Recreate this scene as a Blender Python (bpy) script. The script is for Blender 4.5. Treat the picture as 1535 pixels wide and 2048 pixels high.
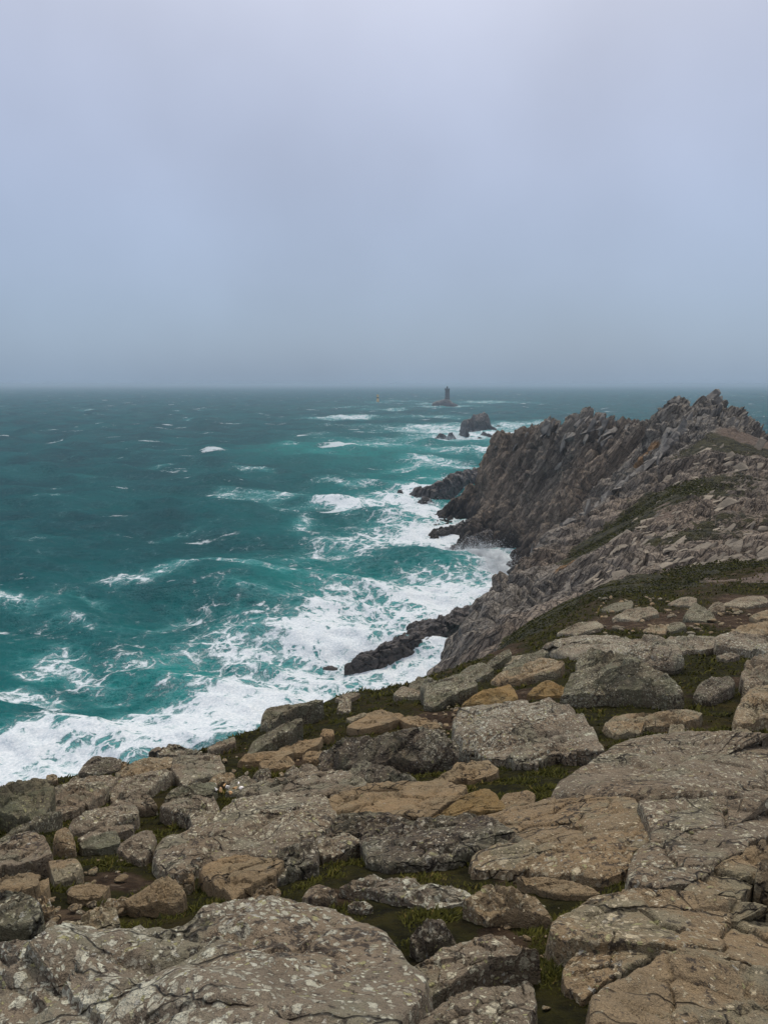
import bpy, bmesh, math, random
import numpy as np
from mathutils import Vector, Matrix

# ------------------------------------------------------------------ camera, sky, sun, exposure
for o in list(bpy.data.objects): bpy.data.objects.remove(o)
SC = bpy.context.scene
COL = SC.collection
H = 50.0                                  # eye height above the sea, metres
FPX = 1479.0                              # focal length of the photograph in its pixels
PITCH = math.atan(256 / FPX)
cam_d = bpy.data.cameras.new('camera'); cam = bpy.data.objects.new('camera', cam_d); COL.objects.link(cam)
cam.location = (0, 0, H)
cam.rotation_euler = (math.pi / 2 - PITCH, 0, 0)
cam_d.sensor_fit = 'VERTICAL'; cam_d.sensor_height = 36.0; cam_d.lens = 36.0 * FPX / 2048
cam_d.clip_start = 0.05; cam_d.clip_end = 90000
SC.camera = cam

SUN_EL, SUN_AZ = math.radians(56), math.radians(12)      # azimuth from +Y towards +X
world = bpy.data.worlds.new('World'); SC.world = world; world.use_nodes = True
wn, wl = world.node_tree.nodes, world.node_tree.links
wn.clear()
w_out = wn.new('ShaderNodeOutputWorld')
bg_sky = wn.new('ShaderNodeBackground'); bg_cloud = wn.new('ShaderNodeBackground'); w_add = wn.new('ShaderNodeAddShader')
sky = wn.new('ShaderNodeTexSky'); sky.sky_type = 'NISHITA'; sky.sun_disc = False
sky.sun_elevation = SUN_EL; sky.sun_rotation = SUN_AZ; sky.dust_density = 3.0
bg_sky.inputs['Strength'].default_value = 0.012
wl.new(sky.outputs[0], bg_sky.inputs[0])
tc = wn.new('ShaderNodeTexCoord'); sep = wn.new('ShaderNodeSeparateXYZ'); wl.new(tc.outputs['Generated'], sep.inputs[0])
ramp = wn.new('ShaderNodeValToRGB'); ramp.color_ramp.interpolation = 'B_SPLINE'
cr = ramp.color_ramp
stops = [(0.0, (0.1705, 0.2349, 0.3184)), (0.06, (0.1801, 0.2445, 0.335)), (0.13, (0.2053, 0.2636, 0.3654)), (0.26, (0.254, 0.2984, 0.4072)), (0.45, (0.3463, 0.3724, 0.4628)), (0.7, (0.6612, 0.6525, 0.696)), (1.0, (0.8526, 0.8178, 0.8091))]
cr.elements[0].position = 0; cr.elements[0].color = stops[0][1] + (1,)
cr.elements[1].position = 1; cr.elements[1].color = stops[-1][1] + (1,)
for p, c in stops[1:-1]:
    e = cr.elements.new(p); e.color = c + (1,)
wl.new(sep.outputs['Z'], ramp.inputs[0])
cn = wn.new('ShaderNodeTexNoise'); cn.inputs['Scale'].default_value = 3.2; cn.inputs['Detail'].default_value = 5
cn.inputs['Roughness'].default_value = 0.45
wl.new(tc.outputs['Generated'], cn.inputs['Vector'])
cmr = wn.new('ShaderNodeMapRange'); cmr.inputs['From Min'].default_value = .3; cmr.inputs['From Max'].default_value = .7
cmr.inputs['To Min'].default_value = .90; cmr.inputs['To Max'].default_value = 1.10
wl.new(cn.outputs['Fac'], cmr.inputs['Value']); wl.new(cmr.outputs[0], bg_cloud.inputs['Strength'])
wl.new(ramp.outputs[0], bg_cloud.inputs['Color'])
wl.new(bg_sky.outputs[0], w_add.inputs[0]); wl.new(bg_cloud.outputs[0], w_add.inputs[1]); wl.new(w_add.outputs[0], w_out.inputs['Surface'])

sun_d = bpy.data.lights.new('sun', 'SUN'); sun_d.energy = 1.5; sun_d.angle = math.radians(12); sun_d.color = (1.0, .90, .74)
sun = bpy.data.objects.new('sun', sun_d); COL.objects.link(sun)
sdir = Vector((math.sin(SUN_AZ) * math.cos(SUN_EL), math.cos(SUN_AZ) * math.cos(SUN_EL), math.sin(SUN_EL)))
sun.rotation_euler = sdir.to_track_quat('Z', 'Y').to_euler()

vs = SC.view_settings
vs.view_transform = 'Standard'; vs.look = 'None'; vs.gamma = 1; vs.exposure = 0.46; vs.use_curve_mapping = False
SC.render.engine = 'CYCLES'
cy = SC.cycles
cy.use_denoising = True
try: cy.denoiser = 'OPENIMAGEDENOISE'
except Exception: pass
cy.max_bounces = 5; cy.diffuse_bounces = 3; cy.glossy_bounces = 2; cy.volume_bounces = 1; cy.transparent_max_bounces = 8
cy.caustics_reflective = False; cy.caustics_refractive = False

# ------------------------------------------------------------------ small library
CP, SP = math.cos(PITCH), math.sin(PITCH)
def ray(px, py):
    """unit-forward ray of a photograph pixel: X/Y ratio and drop per metre of Y"""
    px = np.asarray(px, float); py = np.asarray(py, float)
    u = (px - 767.5) / FPX; v = (1024 - py) / FPX
    y = CP + v * SP; z = -SP + v * CP
    return u / y, -z / y
def pix(px, py, Y):
    k, d = ray(px, py); Y = np.asarray(Y, float)
    return np.stack([k * Y, Y + 0 * k, H - d * Y], -1)
def pix_sea(px, py, z=0.0):
    k, d = ray(px, py); Y = (H - z) / d
    return np.stack([k * Y, Y, np.zeros_like(Y) + z], -1)
def project(P):
    x, y, z = P[..., 0], P[..., 1], P[..., 2] - H
    f = y * CP - z * SP; up = y * SP + z * CP
    return 767.5 + FPX * x / f, 1024 - FPX * up / f

def _hash(ix, iy, iz, seed):
    h = (ix * 374761393 + iy * 668265263 + iz * 2147483647 + seed * 1274126177) & 0xffffffff
    h = ((h ^ (h >> 13)) * 1274126177) & 0xffffffff
    h = ((h ^ (h >> 16)) * 2246822519) & 0xffffffff
    return (h ^ (h >> 15)) & 0xffffffff
_G = np.random.default_rng(5).normal(size=(256, 3)); _G /= np.linalg.norm(_G, axis=1)[:, None]
def perlin(P, seed=0):
    P = np.asarray(P, float); f = np.floor(P); i = f.astype(np.int64); t = P - f
    w = t * t * t * (t * (t * 6 - 15) + 10)
    out = np.zeros(P.shape[:-1])
    for dx in (0, 1):
        for dy in (0, 1):
            for dz in (0, 1):
                g = _G[_hash(i[..., 0] + dx, i[..., 1] + dy, i[..., 2] + dz, seed) & 255]
                dot = g[..., 0] * (t[..., 0] - dx) + g[..., 1] * (t[..., 1] - dy) + g[..., 2] * (t[..., 2] - dz)
                wx = w[..., 0] if dx else 1 - w[..., 0]
                wy = w[..., 1] if dy else 1 - w[..., 1]
                wz = w[..., 2] if dz else 1 - w[..., 2]
                out += dot * wx * wy * wz
    return out * 1.5
def fbm(P, oct=4, seed=0, gain=.5, ridged=False):
    a, s, out = 1.0, 0.0, 0.0
    for k in range(oct):
        n = perlin(P * (2.03 ** k) + 17.3 * k, seed + k)
        if ridged: n = 1 - 2 * np.abs(n)
        out = out + a * n; s += a; a *= gain
    return out / s
def voronoi(P, seed=0):
    """F1, F2 and a random number of the nearest cell"""
    P = np.asarray(P, float); i = np.floor(P).astype(np.int64)
    f1 = np.full(P.shape[:-1], 9.0); f2 = f1.copy(); rid = np.zeros(P.shape[:-1])
    for dx in (-1, 0, 1):
        for dy in (-1, 0, 1):
            for dz in (-1, 0, 1):
                cx, cy_, cz = i[..., 0] + dx, i[..., 1] + dy, i[..., 2] + dz
                h = _hash(cx, cy_, cz, seed)
                d = np.sqrt((cx + (h & 1023) / 1023. - P[..., 0]) ** 2 + (cy_ + ((h >> 10) & 1023) / 1023. - P[..., 1]) ** 2
                            + (cz + ((h >> 20) & 1023) / 1023. - P[..., 2]) ** 2)
                near = d < f1
                f2 = np.where(near, f1, np.minimum(f2, d))
                rid = np.where(near, ((h * 2654435761) & 0xffff) / 65535., rid)
                f1 = np.where(near, d, f1)
    return f1, f2, rid
def sstep(a, b, x):
    t = np.clip((x - a) / (b - a), 0, 1); return t * t * (3 - 2 * t)
def vec3(x, y, z): return np.stack(np.broadcast_arrays(x, y, z), -1).astype(float)

def make_mesh(name, V, F, smooth=True):
    V = np.ascontiguousarray(V, np.float32); F = np.ascontiguousarray(F, np.int32)
    me = bpy.data.meshes.new(name); n, k = F.shape
    me.vertices.add(len(V)); me.vertices.foreach_set('co', V.ravel())
    me.loops.add(n * k); me.loops.foreach_set('vertex_index', F.ravel())
    me.polygons.add(n); me.polygons.foreach_set('loop_start', np.arange(0, n * k, k, dtype=np.int32))
    try: me.polygons.foreach_set('loop_total', np.full(n, k, np.int32))
    except Exception: pass
    me.polygons.foreach_set('use_smooth', np.full(n, smooth))
    me.update(calc_edges=True); me.validate()
    return me
def attr(me, name, vals):
    a = me.attributes.new(name, 'FLOAT', 'POINT'); a.data.foreach_set('value', np.ascontiguousarray(vals, np.float32).ravel())
def grid_faces(nr, nc, wrap=False):
    r = np.arange(nr - 1)[:, None]; c = np.arange(nc if wrap else nc - 1)[None, :]
    c2 = (c + 1) % nc
    return np.stack([r * nc + c, r * nc + c2, (r + 1) * nc + c2, (r + 1) * nc + c], -1).reshape(-1, 4)
def obj(name, me, m, parent=None, **props):
    o = bpy.data.objects.new(name, me); COL.objects.link(o)
    if m is not None and me is not None and not me.materials: me.materials.append(m)
    if parent is not None: o.parent = parent
    for k, v in props.items(): o[k] = v
    return o
def compact(V, F, keep, *attrs):
    fk = keep[F].all(1); F = F[fk]; used = np.zeros(len(V), bool); used[F.ravel()] = True
    idx = np.cumsum(used) - 1
    return (V[used], idx[F]) + tuple(a[used] for a in attrs)

class RBF:
    def __init__(s, P, v, c=0.0):
        s.P = np.asarray(P, float); s.c = c; n = len(P)
        A = np.zeros((n + 3, n + 3)); A[:n, :n] = s.phi(s.P[:, None] - s.P[None]); A[:n, :n] -= np.eye(n) * 1e-4
        B = np.c_[np.ones(n), s.P]; A[:n, n:] = B; A[n:, :n] = B.T
        s.w = np.linalg.solve(A, np.r_[v, 0, 0, 0])
    def phi(s, d): return np.sqrt((d ** 2).sum(-1) + s.c ** 2)
    def __call__(s, Q):
        Q = np.asarray(Q, float); sh = Q.shape[:-1]; q = Q.reshape(-1, 2); out = np.zeros(len(q))
        for a in range(0, len(q), 60000):
            b = q[a:a + 60000]
            out[a:a + 60000] = s.phi(b[:, None] - s.P[None]) @ s.w[:-3] + s.w[-3] + b @ s.w[-2:]
        return out.reshape(sh)
KU = 3.0
E1 = np.array([.56, .20, .80]); E1 /= np.linalg.norm(E1)
E3 = np.cross(E1, [-.2, 1, 0]); E3 /= np.linalg.norm(E3); E2 = np.cross(E3, E1)
def terrain(ctrl):
    C = np.array(ctrl, float); s = (H - C[:, 2]) / C[:, 1]
    return RBF(np.c_[C[:, 0] / C[:, 1] * KU, np.log(C[:, 1])], s, .03)

# ------------------------------------------------------------------ materials
def mat(name):
    m = bpy.data.materials.new(name); m.use_nodes = True
    nt = m.node_tree; nt.nodes.clear()
    out = nt.nodes.new('ShaderNodeOutputMaterial'); b = nt.nodes.new('ShaderNodeBsdfPrincipled')
    nt.links.new(b.outputs[0], out.inputs['Surface'])
    return m, NT(nt), b
class NT:
    def __init__(s, nt): s.nt = nt
    def n(s, typ, **kw):
        nd = s.nt.nodes.new('ShaderNode' + typ)
        for k, v in kw.items(): setattr(nd, k, v)
        return nd
    def l(s, a, b): s.nt.links.new(a, b)
    def put(s, sock, v):
        if hasattr(v, 'links') or isinstance(v, bpy.types.NodeSocket): s.l(v, sock)
        elif isinstance(v, tuple) and len(v) == 3 and sock.type == 'RGBA': sock.default_value = v + (1,)
        else: sock.default_value = v
    def pos(s, scale=(1, 1, 1), rot=(0, 0, 0)):
        g = s.n('NewGeometry'); mp = s.n('Mapping'); mp.inputs['Scale'].default_value = scale; mp.inputs['Rotation'].default_value = rot
        s.l(g.outputs['Position'], mp.inputs['Vector']); return mp.outputs[0]
    def strata(s, k1, k2, k3):
        g = s.n('NewGeometry'); c = s.n('CombineXYZ')
        for e, k, i in ((E1, k1, 0), (E2, k2, 1), (E3, k3, 2)):
            d = s.n('VectorMath', operation='DOT_PRODUCT'); s.l(g.outputs['Position'], d.inputs[0]); d.inputs[1].default_value = tuple(float(x) * k for x in e)
            s.l(d.outputs['Value'], c.inputs[i])
        return c.outputs[0]
    def noise(s, v, scale, detail=4, rough=.55, dist=0, col=False):
        t = s.n('TexNoise'); s.l(v, t.inputs['Vector']); t.inputs['Scale'].default_value = scale
        t.inputs['Detail'].default_value = detail; t.inputs['Roughness'].default_value = rough; t.inputs['Distortion'].default_value = dist
        return t.outputs['Color' if col else 'Fac']
    def vor(s, v, scale, feature='F1', rnd=1.0):
        t = s.n('TexVoronoi', feature=feature); s.l(v, t.inputs['Vector']); t.inputs['Scale'].default_value = scale
        t.inputs['Randomness'].default_value = rnd; return t
    def math(s, op, a, b=0.0, c=None, clamp=False):
        t = s.n('Math', operation=op, use_clamp=clamp); s.put(t.inputs[0], a); s.put(t.inputs[1], b)
        if c is not None: s.put(t.inputs[2], c)
        return t.outputs[0]
    def rng(s, v, a, b, c=0.0, d=1.0, smooth=True):
        t = s.n('MapRange', interpolation_type='SMOOTHSTEP' if smooth else 'LINEAR'); s.put(t.inputs['Value'], v)
        for k, x in zip(('From Min', 'From Max', 'To Min', 'To Max'), (a, b, c, d)): s.put(t.inputs[k], x)
        return t.outputs[0]
    def mix(s, f, a, b, mode='MIX'):
        t = s.n('Mix', data_type='RGBA', blend_type=mode); s.put(t.inputs[0], f); s.put(t.inputs[6], a); s.put(t.inputs[7], b)
        return t.outputs[2]
    def vadd(s, a, b, k=1.0):
        sc = s.n('VectorMath', operation='SCALE'); s.l(b, sc.inputs[0]); sc.inputs['Scale'].default_value = k
        t = s.n('VectorMath', operation='ADD'); s.l(a, t.inputs[0]); s.l(sc.outputs[0], t.inputs[1]); return t.outputs[0]
    def attr(s, name):
        t = s.n('Attribute', attribute_name=name); return t.outputs['Fac']
    def bump(s, b, hgt, strength=.5, dist=.02):
        t = s.n('Bump'); t.inputs['Strength'].default_value = strength; t.inputs['Distance'].default_value = dist
        s.l(hgt, t.inputs['Height']); s.l(t.outputs[0], b.inputs['Normal'])

def lichen_rock(name, base, dark, cover=.5, pale=(.40, .385, .33), yellow=.12, grain=1.0, green=0.0, k=1.0):
    """weathered granite: warm grain, black crust, round pale lichen thalli of several sizes"""
    m, t, b = mat(name)
    p = t.pos(); wob = t.noise(p, 22 * k, 3, .6, col=True); pw = t.vadd(p, wob, .055 / k)
    n1 = t.noise(p, 1.7 * k, 5, .6); n2 = t.noise(p, 7 * k, 5, .62); gr = t.noise(p, 210 * k, 2, .7); gr2 = t.noise(p, 60 * k, 3, .7)
    col = t.mix(t.rng(n2, .35, .65), base, tuple(c * .68 for c in base))
    col = t.mix(t.rng(n1, .42, .62, 0, .55), col, tuple(c * f for c, f in zip(base, (1.18, 1.04, .86))))
    crn = t.math('ADD', t.noise(pw, 26 * k, 6, .75), t.math('MULTIPLY', t.math('ADD', n1, -.5), .35))
    crust = t.rng(crn, .64 - .16 * dark, .69 - .13 * dark)
    col = t.mix(t.rng(gr, .35, .7, 0, .45 * grain), col, tuple(min(1, c * 1.75) for c in base))
    col = t.mix(t.rng(gr2, .55, .72, 0, .55 * grain), col, (.05, .043, .038))
    hsum = t.math('MULTIPLY', gr2, .35)
    region = t.rng(t.noise(p, .9 * k, 4, .6), .33, .64, -.14, .14)
    col = t.mix(t.math('MULTIPLY', t.rng(t.noise(p, 2.6 * k, 5, .65), .50, .62, 0, .55), min(1, cover * 1.6)), col, (.215, .215, .150))
    for sc, off, w in ((7, -.30, 1.0), (15, -.08, 1.0), (31, .06, .8), (60, .14, .6)):
        v = t.vor(pw, sc * k); sx = t.n('SeparateColor'); t.l(v.outputs['Color'], sx.inputs[0])
        lim = t.math('ADD', t.math('MULTIPLY', t.math('ADD', sx.outputs[0], -1 + cover + off), .62), region)
        edge = t.noise(pw, sc * 5 * k, 3, .65)
        dd = t.math('ADD', v.outputs['Distance'], t.math('MULTIPLY', t.math('ADD', edge, -.5), .42))
        mk = t.rng(t.math('SUBTRACT', lim, dd), -.03, .07)
        lc = t.mix(sx.outputs[1], tuple(c * .56 for c in pale), tuple(min(.66, c * 1.3) for c in pale))
        lc = t.mix(t.rng(sx.outputs[2], 1 - yellow, 1 - yellow + .05), lc, (.36, .34, .17))
        lc = t.mix(t.rng(sx.outputs[2], .0, .10, .9, 0), lc, (.46, .45, .40))
        lc = t.mix(t.rng(edge, .52, .74, 0, .7), lc, tuple(c * .34 for c in pale))
        col = t.mix(t.math('MULTIPLY', mk, .93), col, lc)
        hsum = t.math('ADD', hsum, t.math('MULTIPLY', mk, .25 * w))
    col = t.mix(t.math('MULTIPLY', crust, .88), col, (.045, .036, .030))
    if green:
        gm = t.rng(t.noise(p, 4 * k, 4, .6), .45, .62, 0, green)
        col = t.mix(gm, col, (.115, .125, .075))
    cr = t.vor(t.vadd(t.pos((1.0, 2.4, 2.0), (0, 0, .5)), t.noise(p, 3 * k, 4, .6, col=True), .5), 2.2 * k, 'DISTANCE_TO_EDGE')
    ck = t.rng(cr.outputs['Distance'], 0, .028, 1, 0)
    ck = t.math('MULTIPLY', ck, t.rng(t.noise(p, 1.3 * k, 2), .45, .55))
    col = t.mix(t.math('MULTIPLY', ck, .8), col, (.03, .026, .022))
    hsum = t.math('SUBTRACT', hsum, ck)
    hsum = t.math('ADD', hsum, t.math('MULTIPLY', t.noise(p, 16 * k, 6, .7), 1.7))
    t.l(col, b.inputs['Base Color']); b.inputs['Roughness'].default_value = .92
    b.inputs['Specular IOR Level'].default_value = .25
    t.bump(b, hsum, 1.0, .035 / k)
    return m
M = {}
M['grey'] = lichen_rock('lichen_granite', (.192, .156, .110), .62, .66, (.53, .475, .35))
M['tan'] = lichen_rock('tan_granite', (.232, .176, .106), .54, .60, (.50, .43, .295))
M['brown'] = lichen_rock('worn_brown_granite', (.235, .174, .100), .28, .18, (.36, .305, .21))
M['orange'] = lichen_rock('orange_stained_granite', (.205, .140, .058), .2, .18, (.30, .25, .14))
M['dark'] = lichen_rock('dark_lichen_granite', (.118, .097, .070), .90, .62, (.50, .46, .355), green=.22)
M['green'] = lichen_rock('green_grey_lichen_granite', (.145, .128, .088), .70, .64, (.45, .43, .315), green=.42)
M['yellow'] = lichen_rock('yellow_lichen_granite', (.14, .125, .082), .7, .52, (.38, .37, .20), yellow=.45, green=.6)
M['pale'] = lichen_rock('pale_lichen_granite', (.205, .170, .124), .64, .76, (.59, .53, .405))

def ground_mat():
    m, t, b = mat('turf_and_soil'); p = t.pos()
    n1 = t.noise(p, 1.1, 6, .65); n2 = t.noise(p, 9, 5, .7); n3 = t.noise(p, 90, 4, .7)
    soil = t.mix(t.rng(n2, .3, .7), (.016, .010, .0065), (.062, .040, .024))
    soil = t.mix(t.rng(n3, .6, .75, 0, .5), soil, (.17, .135, .10))
    soil = t.mix(t.rng(t.noise(p, 2.3, 6, .7), .48, .66, 0, .7), soil, (.135, .098, .064))
    soil = t.mix(t.rng(t.vor(p, 7).outputs['Distance'], .16, .24, .55, 0), soil, (.17, .135, .10))
    moss = t.mix(t.rng(n2, .35, .65), (.008, .008, .003), (.030, .028, .006))
    moss = t.mix(t.rng(n1, .5, .7, 0, .6), moss, (.055, .040, .012))
    f = t.math('ADD', t.attr('turf'), t.math('MULTIPLY', t.math('ADD', n2, -.5), .9))
    col = t.mix(t.rng(f, .38, .58), soil, moss)
    t.l(col, b.inputs['Base Color']); b.inputs['Roughness'].default_value = 1; b.inputs['Specular IOR Level'].default_value = .1
    t.bump(b, t.math('ADD', n3, t.math('MULTIPLY', n2, 2)), .8, .05)
    return m
M['ground'] = ground_mat()

def blade_mat(name, c1, c2, c3):
    m, t, b = mat(name); r = t.attr('tint')
    col = t.mix(t.rng(r, 0, .7, smooth=False), c1, c2); col = t.mix(t.rng(r, .78, 1.0), col, c3)
    t.l(col, b.inputs['Base Color']); b.inputs['Roughness'].default_value = .8; b.inputs['Specular IOR Level'].default_value = .15
    return m
M['grass'] = blade_mat('short_grass', (.020, .024, .005), (.085, .082, .013), (.20, .145, .045))

def cliff_mat():
    m, t, b = mat('cliff_rock'); p = t.pos()
    ps = t.strata(.16, .8, 1.5)
    big = t.noise(p, .035, 5, .6); mid = t.noise(ps, .35, 6, .65); fine = t.noise(ps, 2.2, 5, .7); dots = t.noise(p, 5.5, 3, .7)
    g = t.n('NewGeometry'); sx = t.n('SeparateXYZ'); t.l(g.outputs['Position'], sx.inputs[0]); z = sx.outputs[2]
    nz = t.n('SeparateXYZ'); t.l(g.outputs['Normal'], nz.inputs[0])
    brown = t.mix(t.rng(mid, .35, .65), (.140, .108, .080), (.30, .234, .172))
    grey = t.mix(t.rng(mid, .35, .65), (.135, .122, .104), (.31, .282, .24))
    hgt = t.math('ADD', z, t.math('MULTIPLY', t.math('ADD', big, -.5), 26))
    col = t.mix(t.math('MAXIMUM', t.rng(hgt, 32, 46), t.attr('grey')), brown, grey)
    col = t.mix(t.rng(fine, .50, .66, 0, .6), col, (.055, .046, .040))
    col = t.mix(t.rng(dots, .56, .70, 0, .5), col, (.26, .24, .205))
    # blades of foliation
    vb = t.vor(t.vadd(ps, t.noise(p, .5, 3, col=True), .8), .9, 'DISTANCE_TO_EDGE')
    ck = t.rng(vb.outputs['Distance'], 0, .07, 1, 0)
    vb2 = t.vor(t.vadd(ps, t.noise(p, 1.1, 3, col=True), .4), 2.3, 'DISTANCE_TO_EDGE')
    ck = t.math('MAXIMUM', ck, t.math('MULTIPLY', t.rng(vb2.outputs['Distance'], 0, .08, 1, 0), .7))
    col = t.mix(t.math('MULTIPLY', ck, .75), col, (.028, .023, .020))
    # dark wet lichen belt above the sea
    wet = t.rng(t.math('ADD', z, t.math('MULTIPLY', t.math('ADD', mid, -.5), 9)), 2, 11, 1, 0)
    col = t.mix(t.math('MULTIPLY', wet, .85), col, (.030, .026, .025))
    # stains, turf, bare path
    col = t.mix(t.rng(t.math('ADD', t.attr('rust'), t.math('MULTIPLY', t.math('ADD', fine, -.5), .8)), .35, .65, 0, .75), col, (.24, .13, .045))
    turf = t.math('ADD', t.attr('turf'), t.math('MULTIPLY', t.math('ADD', t.noise(p, .55, 6, .7), -.5), 1.0))
    turf = t.math('MULTIPLY', t.rng(turf, .44, .54), t.rng(nz.outputs[2], .35, .6))
    tc = t.mix(t.rng(t.noise(p, .9, 6, .7), .35, .65), (.010, .011, .004), (.050, .046, .012))
    col = t.mix(turf, col, tc)
    path = t.rng(t.math('ADD', t.attr('path'), t.math('MULTIPLY', t.math('ADD', dots, -.5), .6)), .4, .6)
    col = t.mix(path, col, t.mix(dots, (.10, .070, .052), (.19, .145, .11)))
    t.l(col, b.inputs['Base Color']); b.inputs['Roughness'].default_value = .9; b.inputs['Specular IOR Level'].default_value = .3
    hs = t.math('ADD', t.math('ADD', t.math('MULTIPLY', mid, 1.4), fine), t.math('MULTIPLY', dots, .35)); hs = t.math('SUBTRACT', hs, t.math('MULTIPLY', ck, .5))
    t.bump(b, hs, .9, .55)
    return m
M['cliff'] = cliff_mat()
def block_mat():
    m, t, b = mat('crag_rock'); p = t.pos()
    n = t.noise(p, .5, 5, .65); f = t.noise(p, 4, 5, .7)
    col = t.mix(t.rng(n, .35, .65), (.10, .093, .083), (.20, .186, .165)); col = t.mix(t.rng(f, .55, .7, 0, .6), col, (.05, .045, .04))
    col = t.mix(t.rng(f, .25, .4, .5, 0), col, (.27, .25, .21))
    t.l(col, b.inputs['Base Color']); b.inputs['Roughness'].default_value = .9; t.bump(b, t.math('ADD', f, n), .8, .3)
    return m
M['block'] = block_mat()
def plate_mat():
    m, t, b = mat('loose_plate_rock'); p = t.pos()
    n = t.noise(p, .25, 4, .65); f = t.noise(p, 5, 5, .7)
    col = t.mix(t.rng(n, .35, .65), (.130, .112, .086), (.265, .226, .172)); col = t.mix(t.rng(f, .55, .7, 0, .6), col, (.06, .05, .045))
    t.l(col, b.inputs['Base Color']); b.inputs['Roughness'].default_value = .9; t.bump(b, f, .7, .15)
    return m
M['plate'] = plate_mat()
def wet_mat():
    m, t, b = mat('wet_sea_rock'); p = t.pos()
    n = t.noise(p, .3, 6, .65); f = t.noise(t.strata(.4, 1, 1.5), 1.4, 5, .7)
    g = t.n('NewGeometry'); sx = t.n('SeparateXYZ'); t.l(g.outputs['Position'], sx.inputs[0])
    col = t.mix(t.rng(n, .35, .65), (.030, .026, .025), (.070, .058, .052))
    up = t.rng(t.math('ADD', sx.outputs[2], t.math('MULTIPLY', n, 6)), 7, 16)
    col = t.mix(up, col, (.085, .07, .06)); col = t.mix(t.rng(f, .5, .68, 0, .6), col, (.02, .018, .018))
    t.l(col, b.inputs['Base Color']); b.inputs['Roughness'].default_value = .5; t.bump(b, t.math('ADD', f, n), .9, .6)
    return m
M['wet'] = wet_mat()
def plain(name, c, rough=.8, scale=1.0, amp=.25):
    m, t, b = mat(name); p = t.pos(); n = t.noise(p, scale, 5, .65)
    t.l(t.mix(t.rng(n, .3, .7), tuple(x * (1 - amp) for x in c), tuple(x * (1 + amp) for x in c)), b.inputs['Base Color'])
    b.inputs['Roughness'].default_value = rough; return m

def sea_mat():
    m, t, b = mat('sea_water'); p = t.pos()
    d = t.attr('foam'); aer = t.attr('aerated')
    warp = t.noise(t.pos((1, .8, 1)), .16, 4, .6, col=True); pw = t.vadd(p, warp, 7.0)
    warp2 = t.noise(p, .9, 3, .6, col=True); pw = t.vadd(pw, warp2, 1.1)
    web1 = t.vor(pw, .20, 'DISTANCE_TO_EDGE').outputs['Distance']; web2 = t.vor(pw, .52, 'DISTANCE_TO_EDGE').outputs['Distance']
    n1 = t.noise(pw, .10, 7, .66); n2 = t.noise(pw, .8, 6, .7)
    lace = t.math('MINIMUM', t.math('MULTIPLY', web1, 1.5), t.math('ADD', t.math('MULTIPLY', web2, 1.3), .10))
    thr = t.math('ADD', t.math('ADD', t.math('MULTIPLY', lace, .85), t.math('MULTIPLY', n1, 1.1)), t.math('MULTIPLY', n2, .55))
    thr = t.rng(thr, .62, 1.30, 0.0, 1.0, False)
    f = t.math('SUBTRACT', d, thr)
    foam = t.rng(f, -.06, .34)
    veil = t.math('MULTIPLY', t.rng(f, -.55, .10), t.rng(d, .10, .8, .10, .8))
    # open-sea whitecaps
    pc = t.pos((.018, .055, .05)); wc = t.noise(pc, 1.0, 5, .62); wcf = t.noise(p, .5, 5, .7)
    cap = t.rng(t.math('ADD', wc, t.math('MULTIPLY', wcf, .16)), .722, .775, 0, .8)
    tex = t.noise(p, 2.4, 5, .7)
    deep = t.mix(t.rng(t.noise(p, .02, 4, .6), .35, .65), (.0003, .043, .056), (.0006, .073, .084))
    col = t.mix(t.math('MULTIPLY', aer, t.rng(n1, .35, .6, .45, 1.0)), deep, (.008, .215, .205))
    col = t.mix(veil, col, (.16, .40, .42))
    fm = t.math('MAXIMUM', foam, cap)
    white = t.mix(t.rng(tex, .3, .7), (.44, .51, .56), (.66, .70, .73))
    col = t.mix(fm, col, white)
    t.l(col, b.inputs['Base Color']); b.inputs['IOR'].default_value = 1.33
    b.inputs['Roughness'].default_value = .9
    b.inputs['Specular IOR Level'].default_value = 0
    chop = t.noise(t.pos((.55, 1, 1)), .55, 6, .62); rip = t.noise(p, 2.2, 4, .6)
    hs = t.math('ADD', t.math('MULTIPLY', chop, 1.0), t.math('ADD', t.math('MULTIPLY', rip, .22), t.math('MULTIPLY', fm, .35)))
    bp = t.n('Bump'); bp.inputs['Distance'].default_value = 2.0; t.l(t.rng(fm, 0, 1, 1.0, .30), bp.inputs['Strength']); t.l(hs, bp.inputs['Height'])
    t.l(bp.outputs[0], b.inputs['Normal'])
    gl = t.n('BsdfGlossy'); gl.inputs['Roughness'].default_value = .16; t.l(bp.outputs[0], gl.inputs['Normal'])
    fr = t.n('Fresnel'); fr.inputs['IOR'].default_value = 1.33; t.l(bp.outputs[0], fr.inputs['Normal'])
    fac = t.math('MULTIPLY', t.math('MINIMUM', t.math('MULTIPLY', fr.outputs[0], .6), .09), t.math('SUBTRACT', 1.0, fm))
    ms = t.n('MixShader'); t.l(fac, ms.inputs[0]); t.l(b.outputs[0], ms.inputs[1]); t.l(gl.outputs[0], ms.inputs[2])
    t.l(ms.outputs[0], [n for n in t.nt.nodes if n.type == 'OUTPUT_MATERIAL'][0].inputs['Surface'])
    return m
M['sea'] = sea_mat()
M['spray'] = plain('spray', (.62, .66, .70), 1.0, 1.0, .03)

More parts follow.
